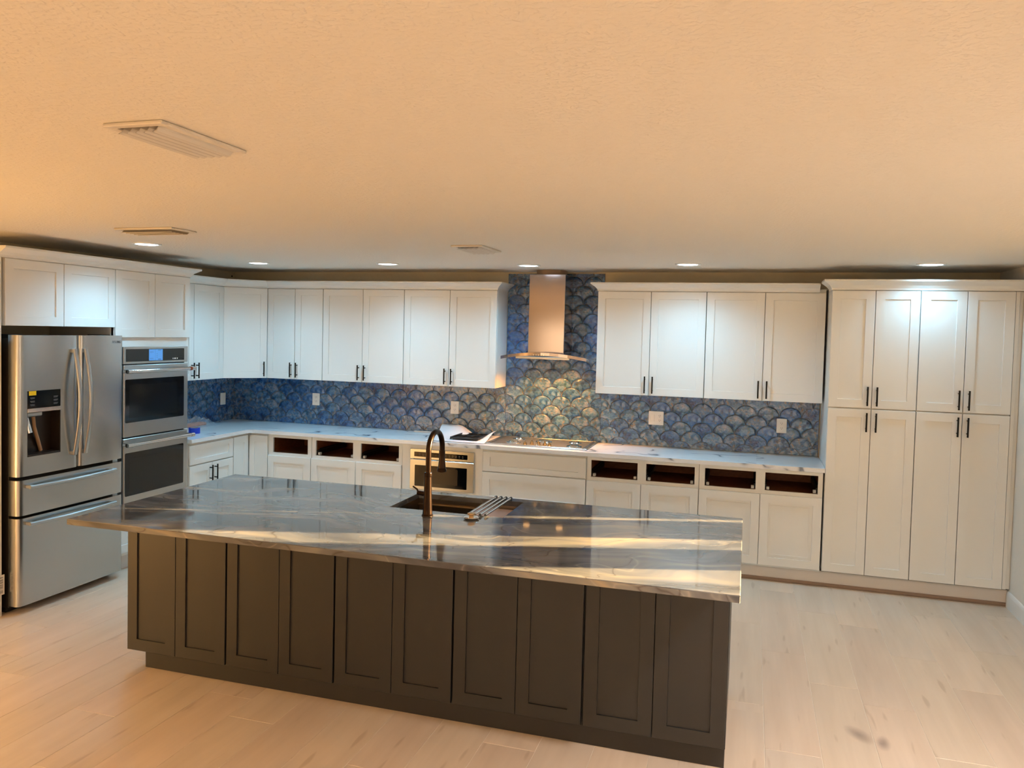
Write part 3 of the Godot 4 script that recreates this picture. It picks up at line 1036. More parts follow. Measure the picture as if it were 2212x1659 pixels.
func island() -> void:
	# things are placed at the slab's right front corner; x runs to the left (negative), z to the camera
	var at := Vector3(IX, 0, IZ)
	var t := thing("island_worktop", "large polished grey-brown stone slab with a sink cut-out on the island", "worktop", at, ITURN)
	var st := sth()
	var L := 3.1865
	var W := 1.3565
	var y1 := CT
	var y0 := CT - 0.029
	# hole for the sink, island coordinates
	var hx0 := 3.275 - IX
	var hx1 := 3.925 - IX
	var hz0 := 2.715 - IZ
	var hz1 := 3.125 - IZ
	var xs := [-L, hx0, hx1, 0.0]
	var zs := [-W, hz0, hz1, 0.0]
	var b := 0.003
	for i in 3:
		for j in 3:
			if i == 1 and j == 1:
				continue
			var ax: float = xs[i] + (b if i == 0 else 0.0)
			var bx_: float = xs[i + 1] - (b if i == 2 else 0.0)
			var az: float = zs[j] + (b if j == 0 else 0.0)
			var bz: float = zs[j + 1] - (b if j == 2 else 0.0)
			poly(st, [Vector3(ax, y1, az), Vector3(bx_, y1, az), Vector3(bx_, y1, bz), Vector3(ax, y1, bz)], Vector3.UP)
			poly(st, [Vector3(ax, y0, az), Vector3(bx_, y0, az), Vector3(bx_, y0, bz), Vector3(ax, y0, bz)], Vector3.DOWN)
	for s in [[Vector3(-L, 0, 0), Vector3(0, 0, 0), Vector3.BACK], [Vector3(-L, 0, -W), Vector3(0, 0, -W), Vector3.FORWARD], [Vector3(0, 0, 0), Vector3(0, 0, -W), Vector3.RIGHT], [Vector3(-L, 0, 0), Vector3(-L, 0, -W), Vector3.LEFT]]:
		var along: Vector3 = (s[1] - s[0]).normalized() * b
		var inn: Vector3 = -s[2] * b
		for lv in [[y0 + b, y1 - b, 0, 0], [y1 - b, y1, 0, 1], [y0, y0 + b, 1, 0]]:
			var pa: Vector3 = s[0] + along * (1.0 if true else 0.0)
			var pb: Vector3 = s[1] - along
			poly(st, [pa + Vector3(0, lv[0], 0) + inn * lv[2], pb + Vector3(0, lv[0], 0) + inn * lv[2], pb + Vector3(0, lv[1], 0) + inn * lv[3], pa + Vector3(0, lv[1], 0) + inn * lv[3]], s[2] + Vector3(0, lv[3] - lv[2], 0))
	for c in [[0.0, 0.0, 1, 1], [-L, 0.0, -1, 1], [0.0, -W, 1, -1], [-L, -W, -1, -1]]:
		poly(st, [Vector3(c[0] - c[2] * b, y0, c[1]), Vector3(c[0], y0, c[1] - c[3] * b), Vector3(c[0], y1 - b, c[1] - c[3] * b), Vector3(c[0] - c[2] * b, y1 - b, c[1])], Vector3(c[2], 0, c[3]))
	for e in [[hx0, hz0, hx1, hz0, Vector3.BACK], [hx0, hz1, hx1, hz1, Vector3.FORWARD], [hx0, hz0, hx0, hz1, Vector3.RIGHT], [hx1, hz0, hx1, hz1, Vector3.LEFT]]:
		poly(st, [Vector3(e[0], y0, e[1]), Vector3(e[2], y0, e[3]), Vector3(e[2], y1, e[3]), Vector3(e[0], y1, e[1])], e[4])
	obj("slab", st.commit(), M.stone, t)
	# five two-door units seen from the seating side
	var x1 := -0.0391
	var uw := (L - 0.0391 - 0.0005) / 5.0
	var zf := -0.4028
	var names := ["rightmost of five, under the sunlit slab end", "second from the right end", "in the middle of the five", "second from the left end", "leftmost of five, towards the refrigerator"]
	for k in 5:
		var o := at + Vector3(x1 - uw * (k + 1), 0, zf).rotated(Vector3.UP, ITURN)
		var c := thing("island_cabinet", "dark two-door island cabinet, " + names[k], "cabinet", o, ITURN, "dark island cabinets")
		var bl := 0.001 + (0.012 if k == 4 else 0.0)
		st = sth()
		if k in [1, 2]:
			bx(st, Vector3(bl, 0.100, -0.44), Vector3(uw - 0.001, CT - 0.0295, -0.026), 0.001)
			bx(st, Vector3(bl, 0.100, -0.90), Vector3(uw - 0.001, 0.60, -0.4405), 0.001)
		else:
			bx(st, Vector3(bl, 0.100, -0.90), Vector3(uw - 0.001, CT - 0.0295, -0.026), 0.001)
		obj("body", st.commit(), M.charcoal, c)
		for h in 2:
			var g0 := 0.0048 if h == 0 else 0.0014
			var g1 := 0.0014 if h == 0 else 0.0048
			door(c, uw * h / 2.0 + g0, 0.112, uw * (h + 1) / 2.0 - g1, 0.868, -0.020, null, false, M.charcoal)
	var tk := obj("island_toe_kick", box(Vector3(-L + 0.0766, 0, -1.24), Vector3(x1 - 0.004, 0.0995, zf - 0.0576), 0.001), M.kick_dark, self, at)
	tk.rotation.y = ITURN
	tag(tk, "dark recessed toe kick plinth carrying the island cabinets", "toe kick")
	st = sth()
	lathe(st, [Vector2(0.0, -0.022), Vector2(0.010, -0.021), Vector2(0.013, -0.014), Vector2(0.009, -0.006), Vector2(0.009, 0.0), Vector2(0, 0)], 14)
	tag(obj("pale_knob", st.commit(), M.plate, self, Vector3(IX - 0.022, CT - 0.0292, IZ - 0.12)), "small pale knob under the right front corner of the island slab", "fitting")  # small pale knob below the slab corner

# ---------------------------------------------------------------- appliances
# rounded rectangular plate facing +z
func rplate(x0: float, y0: float, x1: float, y1: float, z0: float, z1: float, r: float) -> ArrayMesh:
	var p := PackedVector2Array()
	for c in [[x1 - r, y1 - r, 0.0], [x0 + r, y1 - r, 0.5], [x0 + r, y0 + r, 1.0], [x1 - r, y0 + r, 1.5]]:
		for i in 6:
			var a: float = PI * c[2] + PI / 2 * i / 5.0
			p.append(Vector2(c[0] + r * cos(a), -(c[1] + r * sin(a))))
	var st := sth()
	prism(st, p, z0, z1, true)
	var m := st.commit()
	# turn the plan upright: height becomes +z, plan z becomes -y
	var out := SurfaceTool.new()
	out.append_from(m, 0, Transform3D(Basis(Vector3.RIGHT, PI / 2), Vector3.ZERO))
	return out.commit()

func letters(text: String, size: float, depth := 0.001) -> TextMesh:
	var t := TextMesh.new()
	var f := SystemFont.new()
	f.font_names = PackedStringArray(["Droid Sans"])
	t.font = f
	t.text = text
	t.font_size = 32
	t.pixel_size = size / 32.0
	t.depth = depth
	return t

func range_hood() -> void:
	var cx := 3.4175
	var t := thing("range_hood", "steel range hood with square chimney and arched glass canopy over the cooktop", "range hood", Vector3(cx, 0, 0))
	obj("chimney", box(Vector3(-0.160, 1.705, 0.016), Vector3(0.162, 2.396, 0.330), 0.003), M.hood, t)
	var st := sth()
	lathe(st, [Vector2(0.0, 2.396), Vector2(0.135, 2.396), Vector2(0.135, 2.4395), Vector2(0, 2.4395)], 24, Vector3(0, 0, 0.17))
	obj("duct", st.commit(), M.shoe, t)
	var arch := func(x: float) -> float: return 1.712 - 0.040 * pow(x / 0.38, 2.0)
	var front := func(x: float) -> float: return 0.50 - 0.075 * pow(x / 0.38, 2.0)
	for part in ["canopy", "rim"]:
		st = sth()
		var n := 20
		for i in n:
			var xa: float = -0.38 + 0.76 * i / n
			var xb: float = -0.38 + 0.76 * (i + 1) / n
			var ya: float = arch.call(xa)
			var yb: float = arch.call(xb)
			var za: float = front.call(xa)
			var zb: float = front.call(xb)
			var k0 := 0.016
			var th := 0.008
			var dz := 0.0
			if part == "rim":
				k0 = -1.0
				th = 0.026
				dz = 0.014
			var z0a: float = za - dz if k0 < 0 else k0
			var z0b: float = zb - dz if k0 < 0 else k0
			if part == "canopy":
				za -= 0.0145
				zb -= 0.0145
			else:
				ya += 0.006
				yb += 0.006
			var A := Vector3(xa, ya, z0a)
			var B := Vector3(xb, yb, z0b)
			var C := Vector3(xb, yb, zb)
			var D := Vector3(xa, ya, za)
			var dn := Vector3(0, -th, 0)
			poly(st, [A, B, C, D], Vector3.UP)
			poly(st, [A + dn, B + dn, C + dn, D + dn], Vector3.DOWN)
			poly(st, [D, C, C + dn, D + dn], Vector3.BACK)
			poly(st, [A, B, B + dn, A + dn], Vector3.FORWARD)
			if i == 0:
				poly(st, [A, D, D + dn, A + dn], Vector3.LEFT)
			if i == n - 1:
				poly(st, [B, C, C + dn, B + dn], Vector3.RIGHT)
		obj(part, st.commit(), M.hoodglass if part == "canopy" else M.hood, t)
	obj("motor_box", box(Vector3(-0.24, 1.660, 0.016), Vector3(0.24, 1.6830, 0.440), 0.004), M.steel, t)
	for i in 5:
		st = sth()
		lathe(st, [Vector2(0.005, 0.0), Vector2(0.005, 0.004), Vector2(0.0, 0.004)], 12, Vector3(-0.060 + 0.022 * i, 1.697, 0.4985), Basis(Vector3.RIGHT, PI / 2))
		obj("button", st.commit(), M.chrome, t)
	for s in [-0.15, 0.15]:
		st = sth()
		lathe(st, [Vector2(0.0, 1.6596), Vector2(0.030, 1.6596), Vector2(0.030, 1.6560), Vector2(0.0, 1.6560)], 20, Vector3(s, 0, 0.27))
		obj("lamp", st.commit(), M.warmglow, t)
		var l := SpotLight3D.new()
		l.name = "hood_lamp"
		l.light_color = Color(1.0, 0.67, 0.33)
		l.light_energy = 1.0
		l.spot_range = 12.0
		l.spot_attenuation = 2.0
		l.spot_angle = 72.0
		l.light_size = 0.03
		l.shadow_enabled = true
		l.position = Vector3(s, 1.650, 0.27)
		l.rotation.x = -PI / 2 
		t.add_child(l, true)

func fridge() -> void:
	var t := thing("refrigerator", "large stainless French-door refrigerator with water dispenser and two bottom drawers", "refrigerator", Vector3(0, 0, 3.2005), PI / 2)
	obj("case", box(Vector3(0.008, 0.035, 0.03), Vector3(0.882, 1.770, 0.634), 0.003), mat(Color(0.22, 0.20, 0.18), 0.45, 0.5), t)
	var st := sth()
	bx(st, Vector3(0.015, 0.0, 0.05), Vector3(0.875, 0.0345, 0.60), 0.002)
	obj("plinth", st.commit(), M.dark, t)
	st = sth()
	bx(st, Vector3(0.02, 1.7705, 0.50), Vector3(0.12, 1.795, 0.62), 0.004)
	bx(st, Vector3(0.77, 1.7705, 0.50), Vector3(0.87, 1.795, 0.62), 0.004)
	obj("hinge_cover", st.commit(), M.dark, t)
	var lft := [[0.0, 0.642], [0.0, 0.696], [0.003, 0.708], [0.010, 0.717], [0.022, 0.7225], [0.045, 0.7255]]
	var L := PackedVector2Array()
	for q in lft:
		L.append(Vector2(q[0], q[1]))
	var R := PackedVector2Array()
	for q in [[0.43, 0.7265], [0.452, 0.724], [0.466, 0.717], [0.474, 0.706], [0.4775, 0.690], [0.4775, 0.642]]:
		R.append(Vector2(q[0], q[1]))
	# left door with the dispenser opening
	var d0 := 0.064
	var d1 := 0.320
	st = sth()
	for y in [[0.888, 1.010], [1.434, 1.792]]:
		var p := L.duplicate()
		p.append(Vector2(0.24, 0.7285))
		p.append_array(R)
		prism(st, p, y[0], y[1], true)
	var pl := L.duplicate()
	pl.append_array([Vector2(d0, 0.7262), Vector2(d0, 0.642)])
	prism(st, pl, 1.010, 1.434, true)
	var pr := PackedVector2Array([Vector2(d1, 0.642), Vector2(d1, 0.728)])
	pr.append_array(R)
	prism(st, pr, 1.010, 1.434, true)
	var dl := obj("door", st.commit(), M.steel, t)
	obj("dispenser_panel", box(Vector3(d0 + 0.0005, 1.321, 0.645), Vector3(d1 - 0.0005, 1.4335, 0.7272), 0.001), M.glassblack, dl)
	obj("dispenser_trim", box(Vector3(d0 + 0.0005, 1.294, 0.645), Vector3(d1 - 0.0005, 1.3205, 0.732), 0.002), M.chrome, dl)
	st = sth()
	bx(st, Vector3(d0 + 0.0005, 1.0105, 0.645), Vector3(d1 - 0.0005, 1.2935, 0.652))
	bx(st, Vector3(d0 + 0.0005, 1.0105, 0.652), Vector3(d0 + 0.004, 1.2935, 0.7255))
	bx(st, Vector3(d1 - 0.004, 1.0105, 0.652), Vector3(d1 - 0.0005, 1.2935, 0.7255))
	bx(st, Vector3(d0 + 0.004, 1.0105, 0.652), Vector3(d1 - 0.004, 1.022, 0.7255))
	obj("dispenser_recess", st.commit(), mat(Color(0.12, 0.09, 0.07), 0.3), dl)
	st = sth()
	bx(st, Vector3(d0 + 0.01, 1.265, 0.655), Vector3(d0 + 0.13, 1.2935, 0.712), 0.006)
	obj("nozzle", st.commit(), M.steel_r, dl)
	st = sth()
	tube(st, [Vector3(d0 + 0.03, 1.262, 0.682), Vector3(d0 + 0.045, 1.16, 0.700)], [0.017, 0.020], 12, Vector3.RIGHT, 0.5)
	obj("lever", st.commit(), M.chrome, dl)
	st = sth()
	tube(st, [Vector3(d0 + 0.085, 1.262, 0.680), Vector3(d0 + 0.090, 1.19, 0.684), Vector3(d0 + 0.16, 1.03, 0.662)], [0.012, 0.012, 0.012], 12)
	obj("water_lever", st.commit(), mat(Color(0.62, 0.50, 0.38), 0.35), dl)
	obj("sticker", box(Vector3(d0 + 0.012, 1.405, 0.7272), Vector3(d0 + 0.066, 1.4325, 0.7278), 0), M.yellow, dl)
	# the small grey legends of the control panel
	st = sth()
	for k in 3:
		for l in 2:
			var y := 1.388 - 0.022 * k - 0.007 * l
			bx(st, Vector3(d0 + 0.020 + 0.004 * l, y, 0.7272), Vector3(d0 + 0.055, y + 0.004, 0.7276))
			bx(st, Vector3(d1 - 0.055, y, 0.7272), Vector3(d1 - 0.020 - 0.004 * l, y + 0.004, 0.7276))
	obj("legend", st.commit(), mat(Color(0.35, 0.35, 0.36), 0.5), dl)
	# right door
	st = sth()
	var q := PackedVector2Array()
	for v in R:
		q.append(Vector2(0.961 - v.x, v.y))
	q.reverse()
	q.append(Vector2(0.72, 0.7285))
	for v in [[0.842, 0.7255], [0.866, 0.7225], [0.878, 0.717], [0.885, 0.708], [0.888, 0.696], [0.888, 0.642]]:
		q.append(Vector2(v[0], v[1]))
	prism(st, q, 0.888, 1.792, true)
	var dr := obj("door", st.commit(), M.steel, t)
	obj("badge", letters("SAMSUNG", 0.024), mat(Color(0.45, 0.45, 0.46), 0.4, 0.5), dr, Vector3(0.80, 1.7455, 0.7268))
	# drawers
	var P := L.duplicate()
	P.append(Vector2(0.44, 0.7285))
	for v in [[0.842, 0.7255], [0.866, 0.7225], [0.878, 0.717], [0.885, 0.708], [0.888, 0.696], [0.888, 0.642]]:
		P.append(Vector2(v[0], v[1]))
	for y in [[0.637, 0.864, 0.820], [0.052, 0.619, 0.582]]:
		st = sth()
		prism(st, P, y[0], y[1], true)
		var dw := obj("drawer", st.commit(), M.steel, t)
		st = sth()
		var pts := []
		for i in 21:
			var u := i / 20.0
			pts.append(Vector3(0.055 + 0.725 * u, y[2], 0.757 + 0.026 * sin(PI * u)))
		tube(st, pts, [0.0125], 14)
		for x in [0.072, 0.763]:
			bx(st, Vector3(x - 0.018, y[2] - 0.010, 0.722), Vector3(x + 0.018, y[2] + 0.012, 0.757), 0.004)
		obj("handle", st.commit(), M.steel_r, dw)
	for s in [[0.425, dl], [0.478 + 0.0045 + 0.035, dr]]:
		st = sth()
		var pts := []
		for i in 25:
			var u := i / 24.0
			pts.append(Vector3(s[0], 0.978 + 0.722 * u, 0.742 + 0.048 * sin(PI * u)))
		tube(st, pts, [0.0165], 14, Vector3.RIGHT, 0.55)
		for y in [0.990, 1.688]:
			bx(st, Vector3(s[0] - 0.012, y - 0.014, 0.722), Vector3(s[0] + 0.012, y + 0.014, 0.742), 0.003)
		obj("handle", st.commit(), M.steel_r, s[1])

func screen_image() -> ImageTexture:
	var im := Image.create(128, 80, false, Image.FORMAT_RGB8)
	im.fill(Color(0.45, 0.66, 0.84))
	im.fill_rect(Rect2i(58, 0, 3, 80), Color(0.33, 0.52, 0.70))
	for y in [16, 22, 62, 68]:
		im.fill_rect(Rect2i(8, y, 34, 2), Color(0.25, 0.42, 0.60))
	for y in [30, 44, 56]:
		im.fill_rect(Rect2i(72, y, 5, 4), Color(0.12, 0.22, 0.34))
	im.fill_rect(Rect2i(84, 4, 30, 5), Color(0.30, 0.42, 0.42))
	im.fill_rect(Rect2i(84, 70, 28, 5), Color(0.12, 0.20, 0.30))
	return ImageTexture.create_from_image(im)

func wall_oven() -> void:
	var t := thing("double_wall_oven", "stainless double wall oven with black glass doors set in the tall white cabinet", "oven", Vector3(0, 0, 2.2945), PI / 2)
	var x0 := 0.075
	var x1 := 0.790
	obj("case", box(Vector3(0.050, 0.450, 0.05), Vector3(0.774, 1.690, 0.6105), 0.002), M.dark, t)
	obj("control_panel", box(Vector3(x0, 1.574, 0.6112), Vector3(x1, 1.706, 0.637), 0.003), M.steel_r, t)
	obj("control_glass", rplate(0.097, 1.592, 0.743, 1.688, 0.637, 0.6385, 0.006), M.glassblack, t)
	var sm := mat(Color(0.7, 0.85, 1.0), 0.2)
	sm.albedo_texture = screen_image()
	sm.uv1_scale = Vector3(1.0 / 0.152, -1.0 / 0.088, 1)
	sm.emission_enabled = true
	sm.emission = Color(0.20, 0.36, 0.52)
	sm.emission_energy_multiplier = 0.9
	var st := sth()
	for tr in [[0, 2, 1], [0, 3, 2]]:
		for k in tr:
			var u := Vector2([0, 1, 1, 0][k], [0, 0, 1, 1][k])
			vtx(st, Vector3(0.337 + 0.152 * u.x, 1.596 + 0.088 * u.y, 0.6390), Vector3.BACK, Vector2(u.x * 0.152, u.y * 0.088))
	bx(st, Vector3(0.337, 1.596, 0.6385), Vector3(0.489, 1.684, 0.6389))
	obj("screen", st.commit(), sm, t)
	st = sth()
	for x in [0.604, 0.622, 0.634, 0.655]:
		bx(st, Vector3(x, 1.602, 0.6385), Vector3(x + 0.010, 1.612, 0.6388))
	obj("legend", st.commit(), M.clip, t)
	for y in [[1.018, 1.566, 1.128, 1.458, 1.522], [0.452, 1.008, 0.567, 0.898, 0.967]]:
		var d := obj("door", box(Vector3(x0, y[0], 0.6112), Vector3(x1, y[1], 0.640), 0.004), M.steel_r, t)
		obj("window", rplate(0.089, y[2], 0.739, y[3], 0.640, 0.6415, 0.010), M.glassblack, d)
		obj("inner_window", rplate(0.130, y[2] + 0.035, 0.660, y[3] - 0.045, 0.6415, 0.6420, 0.004), M.glassinner, d)
		st = sth()
		tube(st, [Vector3(0.085, y[4], 0.700), Vector3(0.775, y[4], 0.700)], [0.0145], 16)
		for x in [[0.045, 0.1], [0.757, 0.794]]:
			tube(st, [Vector3(x[0] if x[0] < 0.1 else x[0], y[4], 0.700), Vector3(x[1], y[4], 0.700)], [0.0162], 16)
		for x in [0.078, 0.775]:
			bx(st, Vector3(x - 0.014, y[4] - 0.012, 0.640), Vector3(x + 0.014, y[4] + 0.012, 0.700), 0.003)
		obj("handle", st.commit(), M.chrome, d)
		if y[0] > 1.0:
			st = sth()
			tube(st, [Vector3(0.735, y[4], 0.700), Vector3(0.757, y[4], 0.700)], [0.0166], 16)
			obj("red_band", st.commit(), M.red_orange, d)  # red-orange band round one end of the upper handle

func cooktop() -> void:
	var t := thing("gas_cooktop", "stainless gas cooktop with a cluster of bright knobs, let into the marble worktop", "cooktop", Vector3(3.4015, CT, 0.295))
	var st := sth()
	bx(st, Vector3(-0.447, 0.0005, -0.262), Vector3(0.447, 0.006, 0.262), 0.002)
	obj("tray", st.commit(), M.steel_r, t)
	st = sth()
	for r in [[-0.447, -0.262, 0.447, -0.238], [-0.447, 0.243, 0.447, 0.262], [-0.447, -0.238, -0.405, 0.243], [0.405, -0.238, 0.447, 0.243]]:
		bx(st, Vector3(r[0], 0.006, r[1]), Vector3(r[2], 0.0125, r[3]), 0.002)
	obj("rim", st.commit(), M.steel, t)
	for p in [[-0.235, 0.10, 0.048], [-0.25, -0.13, 0.038], [0.0, -0.06, 0.055], [0.31, 0.11, 0.048], [0.27, -0.12, 0.038]]:
		st = sth()
		lathe(st, [Vector2(0, 0.006), Vector2(p[2] + 0.020, 0.006), Vector2(p[2] + 0.017, 0.011), Vector2(p[2], 0.012), Vector2(p[2] - 0.004, 0.020), Vector2(p[2] - 0.012, 0.024), Vector2(0, 0.024)], 28, Vector3(p[0], 0, p[1]))
		obj("burner", st.commit(), M.chrome, t)
	for p in [[3.306, 0.52], [3.345, 0.442], [3.404, 0.432], [3.463, 0.443], [3.522, 0.52]]:
		st = sth()
		lathe(st, [Vector2(0, 0.006), Vector2(0.0185, 0.006), Vector2(0.0185, 0.010), Vector2(0.0165, 0.011), Vector2(0.0155, 0.022), Vector2(0.012, 0.034), Vector2(0.010, 0.037), Vector2(0, 0.037)], 20, Vector3(p[0] - 3.4015, 0, p[1] - 0.295))
		bx(st, Vector3(p[0] - 3.4015 - 0.003, 0.034, p[1] - 0.295 - 0.012), Vector3(p[0] - 3.4015 + 0.003, 0.045, p[1] - 0.295 + 0.012), 0.002)
		obj("knob", st.commit(), M.brass, t)
	st = sth()
	lathe(st, [Vector2(0, 0.006), Vector2(0.012, 0.006), Vector2(0.011, 0.026), Vector2(0, 0.027)], 16, Vector3(3.411 - 3.4015, 0, 0.515 - 0.295))
	obj("button", st.commit(), M.chrome, t)

func microwave() -> void:
	var t := thing("built_in_microwave", "built-in stainless microwave drawer with black window below the worktop", "microwave", Vector3(2.288, 0, 0))
	var w := 0.598
	obj("case", box(Vector3(0.022, 0.494, 0.05), Vector3(0.575, 0.824, 0.6115), 0.002), M.dark, t)
	obj("control_panel", box(Vector3(0, 0.753, 0.6125), Vector3(w, 0.842, 0.634), 0.003), M.steel, t)
	obj("control_glass", rplate(0.040, 0.774, 0.538, 0.816, 0.634, 0.6352, 0.004), M.glassblack, t)
	var st := sth()
	for i in 14:
		for j in 2:
			if i in [3, 7]:
				continue
			bx(st, Vector3(0.085 + i * 0.031, 0.786 + j * 0.012, 0.6352), Vector3(0.098 + i * 0.031, 0.790 + j * 0.012, 0.6355))
	obj("legend", st.commit(), mat(Color(0.35, 0.34, 0.32), 0.5), t)
	var d := obj("drawer_front", box(Vector3(0, 0.487, 0.6125), Vector3(w, 0.749, 0.636), 0.003), M.steel, t)
	obj("window", rplate(0.048, 0.514, 0.536, 0.700, 0.636, 0.6372, 0.006), M.glassblack, d)
	obj("inner_window", rplate(0.150, 0.545, 0.450, 0.682, 0.6372, 0.6376, 0.004), mat(Color(0.16, 0.11, 0.06), 0.15), d)

func sink_and_faucet() -> void:
	var t := thing("kitchen_sink", "rectangular steel workstation sink sunk into the island slab behind the faucet", "sink", Vector3(3.60, 0, 2.92), ITURN)
	var st := sth()
	var hx := 0.331
	var hz := 0.211
	var y1 := 0.8845
	for b in [[-hx - 0.006, 0.640, -hz - 0.006, -hx, y1, hz + 0.006], [hx, 0.640, -hz - 0.006, hx + 0.006, y1, hz + 0.006], [-hx, 0.640, -hz - 0.006, hx, y1, -hz], [-hx, 0.640, hz, hx, y1, hz + 0.006], [-hx, 0.640, -hz, hx, 0.646, hz]]:
		bx(st, Vector3(b[0], b[1], b[2]), Vector3(b[3], b[4], b[5]))
	obj("basin", st.commit(), M.sinksteel, t)
	st = sth()
	bx(st, Vector3(-hx, 0.846, -hz), Vector3(hx, 0.852, -hz + 0.020), 0.001)
	bx(st, Vector3(-hx, 0.846, hz - 0.020), Vector3(hx, 0.852, hz), 0.001)
	obj("ledge", st.commit(), M.sinksteel, t)
	st = sth()
	lathe(st, [Vector2(0, 0.6465), Vector2(0.05, 0.6465), Vector2(0.055, 0.650), Vector2(0.045, 0.652), Vector2(0, 0.650)], 24, Vector3(0.1, 0, 0))
	obj("drain", st.commit(), M.steel_r, t)
	var bd := obj("cutting_board", box(Vector3(-0.125, 0, -0.203), Vector3(0.125, 0.012, 0.203), 0.004), M.pinkboard, self, Vector3(3.790, 0.8525, 2.92))
	tag(bd, "pale pinkish board resting on the sink ledge under the rods", "board")
	t = thing("drying_rack", "roll-up drying rack of four steel rods with dark ends lying across the sink", "rack", Vector3(3.790, CT + 0.0006, 2.92))
	for i in 4:
		var x := -0.048 + 0.030 * i
		st = sth()
		tube(st, [Vector3(x, 0.0085, -0.215), Vector3(x, 0.0085, 0.235)], [0.0075], 12)
		var r := obj("rod", st.commit(), M.chrome, t)
		st = sth()
		tube(st, [Vector3(x, 0.0085, -0.236), Vector3(x, 0.0085, -0.2155)], [0.0085], 12)
		obj("end_cap", st.commit(), M.iron, r)
	t = thing("kitchen_faucet", "tall dark bronze pull-down faucet with gooseneck arch standing on the island", "faucet", Vector3(3.540, CT, 3.240))
	st = sth()
	lathe(st, [Vector2(0, 0.0003), Vector2(0.030, 0.0003), Vector2(0.030, 0.004), Vector2(0.026, 0.010), Vector2(0.0245, 0.030), Vector2(0.0205, 0.120), Vector2(0.0185, 0.205), Vector2(0.0190, 0.208)], 28)
	obj("body", st.commit(), M.bronze, t)
	st = sth()
	lathe(st, [Vector2(0.0, 0.208), Vector2(0.0200, 0.208), Vector2(0.0205, 0.212), Vector2(0.0205, 0.224), Vector2(0.0195, 0.228), Vector2(0.015, 0.229), Vector2(0, 0.229)], 28)
	obj("collar", st.commit(), M.bronze, t)
	st = sth()
	var pts := [Vector3(0, 0.226, 0), Vector3(0, 0.28, 0), Vector3(0, 0.335, 0)]
	for i in range(1, 20):
		var a := PI * i / 19.0
		pts.append(Vector3(0, 0.335 + 0.096 * sin(a), -0.096 + 0.096 * cos(a)))
	pts.append(Vector3(0, 0.315, -0.192))
	tube(st, pts, [0.0145], 18, Vector3.RIGHT)
	obj("gooseneck", st.commit(), M.bronze, t)
	st = sth()
	lathe(st, [Vector2(0, 0.200), Vector2(0.022, 0.200), Vector2(0.026, 0.203), Vector2(0.0262, 0.212), Vector2(0.0215, 0.222), Vector2(0.0180, 0.255), Vector2(0.0158, 0.290), Vector2(0.0166, 0.300), Vector2(0.0166, 0.318), Vector2(0.0, 0.320)], 28, Vector3(0, 0, -0.192))
	obj("spray_head", st.commit(), M.bronze, t)
	st = sth()
	tube(st, [Vector3(-0.015, 0.112, 0), Vector3(-0.058, 0.116, 0)], [0.0125], 14)
	tube(st, [Vector3(-0.052, 0.114, 0), Vector3(-0.060, 0.135, 0.004), Vector3(-0.082, 0.150, 0.008)], [0.0055, 0.005, 0.004], 10)
	obj("lever", st.commit(), M.bronze, t)
	t = thing("sink_strainer", "round shiny sink strainer with a knob lying on the slab beside the faucet", "strainer", Vector3(3.778, CT, 3.222))
	st = sth()
	lathe(st, [Vector2(0, 0.0006), Vector2(0.030, 0.0006), Vector2(0.040, 0.006), Vector2(0.041, 0.009), Vector2(0.036, 0.012), Vector2(0.020, 0.010), Vector2(0, 0.010)], 28)
	obj("disc", st.commit(), M.chrome, t)
	st = sth()
	lathe(st, [Vector2(0, 0.0100), Vector2(0.012, 0.0100), Vector2(0.013, 0.020), Vector2(0.020, 0.023), Vector2(0.020, 0.031), Vector2(0, 0.033)], 24)
	obj("knob", st.commit(), M.brass, t)

func outlets() -> void:
	var zz := 0.0132
	var g := "white outlets on the blue tile"
	for a in [[0.9805, 1.168, 0, "white duplex outlet on the blue tile nearest the inside corner, on the back wall"], [2.466, 1.160, 0, "white duplex outlet on the tile left of the cooktop, under the hood-side cabinet"], [5.397, 1.155, 0, "white duplex outlet on the tile closest to the tall pantry"]]:
		var t := thing("outlet", a[3], "outlet", Vector3(a[0], a[1], zz), 0, g)
		outlet_parts(t, 0.0, 0.040)
	var t := thing("outlet", "wide white plate with a rocker switch and an outlet, right of the cooktop", "outlet", Vector3(4.3545, 1.1635, zz), 0, g)
	obj("plate", rplate(-0.0645, -0.0600, 0.0645, 0.0600, 0, 0.005, 0.004), M.plate, t)
	obj("rocker", box(Vector3(-0.047, -0.033, 0.005), Vector3(-0.015, 0.033, 0.0075), 0.001), M.plate, t)
	receptacle(t, 0.031)
	t = thing("light_switch", "single white switch plate on the tile of the left wall", "switch", Vector3(zz, 1.140, 0.196), PI / 2)
	obj("plate", rplate(-0.040, -0.0600, 0.040, 0.0600, 0, 0.005, 0.004), M.plate, t)
	obj("rocker", box(Vector3(-0.016, -0.033, 0.005), Vector3(0.016, 0.033, 0.0075), 0.001), M.plate, t)

func outlet_parts(t: Node3D, x: float, hw: float) -> void:
	obj("plate", rplate(x - hw, -0.0600, x + hw, 0.0600, 0, 0.005, 0.004), M.plate, t)
	receptacle(t, x)

func receptacle(t: Node3D, x: float) -> void:
	for s in [-0.020, 0.020]:
		var r := obj("receptacle", rplate(x - 0.016, s - 0.0145, x + 0.016, s + 0.0145, 0.005, 0.0072, 0.008), M.plate, t)
		var st := sth()
		bx(st, Vector3(x - 0.0075, s - 0.001, 0.0072), Vector3(x - 0.0052, s + 0.008, 0.0075))
		bx(st, Vector3(x + 0.0052, s - 0.001, 0.0072), Vector3(x + 0.0075, s + 0.008, 0.0075))
		bx(st, Vector3(x - 0.002, s - 0.0095, 0.0072), Vector3(x + 0.002, s - 0.005, 0.0075))
		obj("slot", st.commit(), M.dark, r)

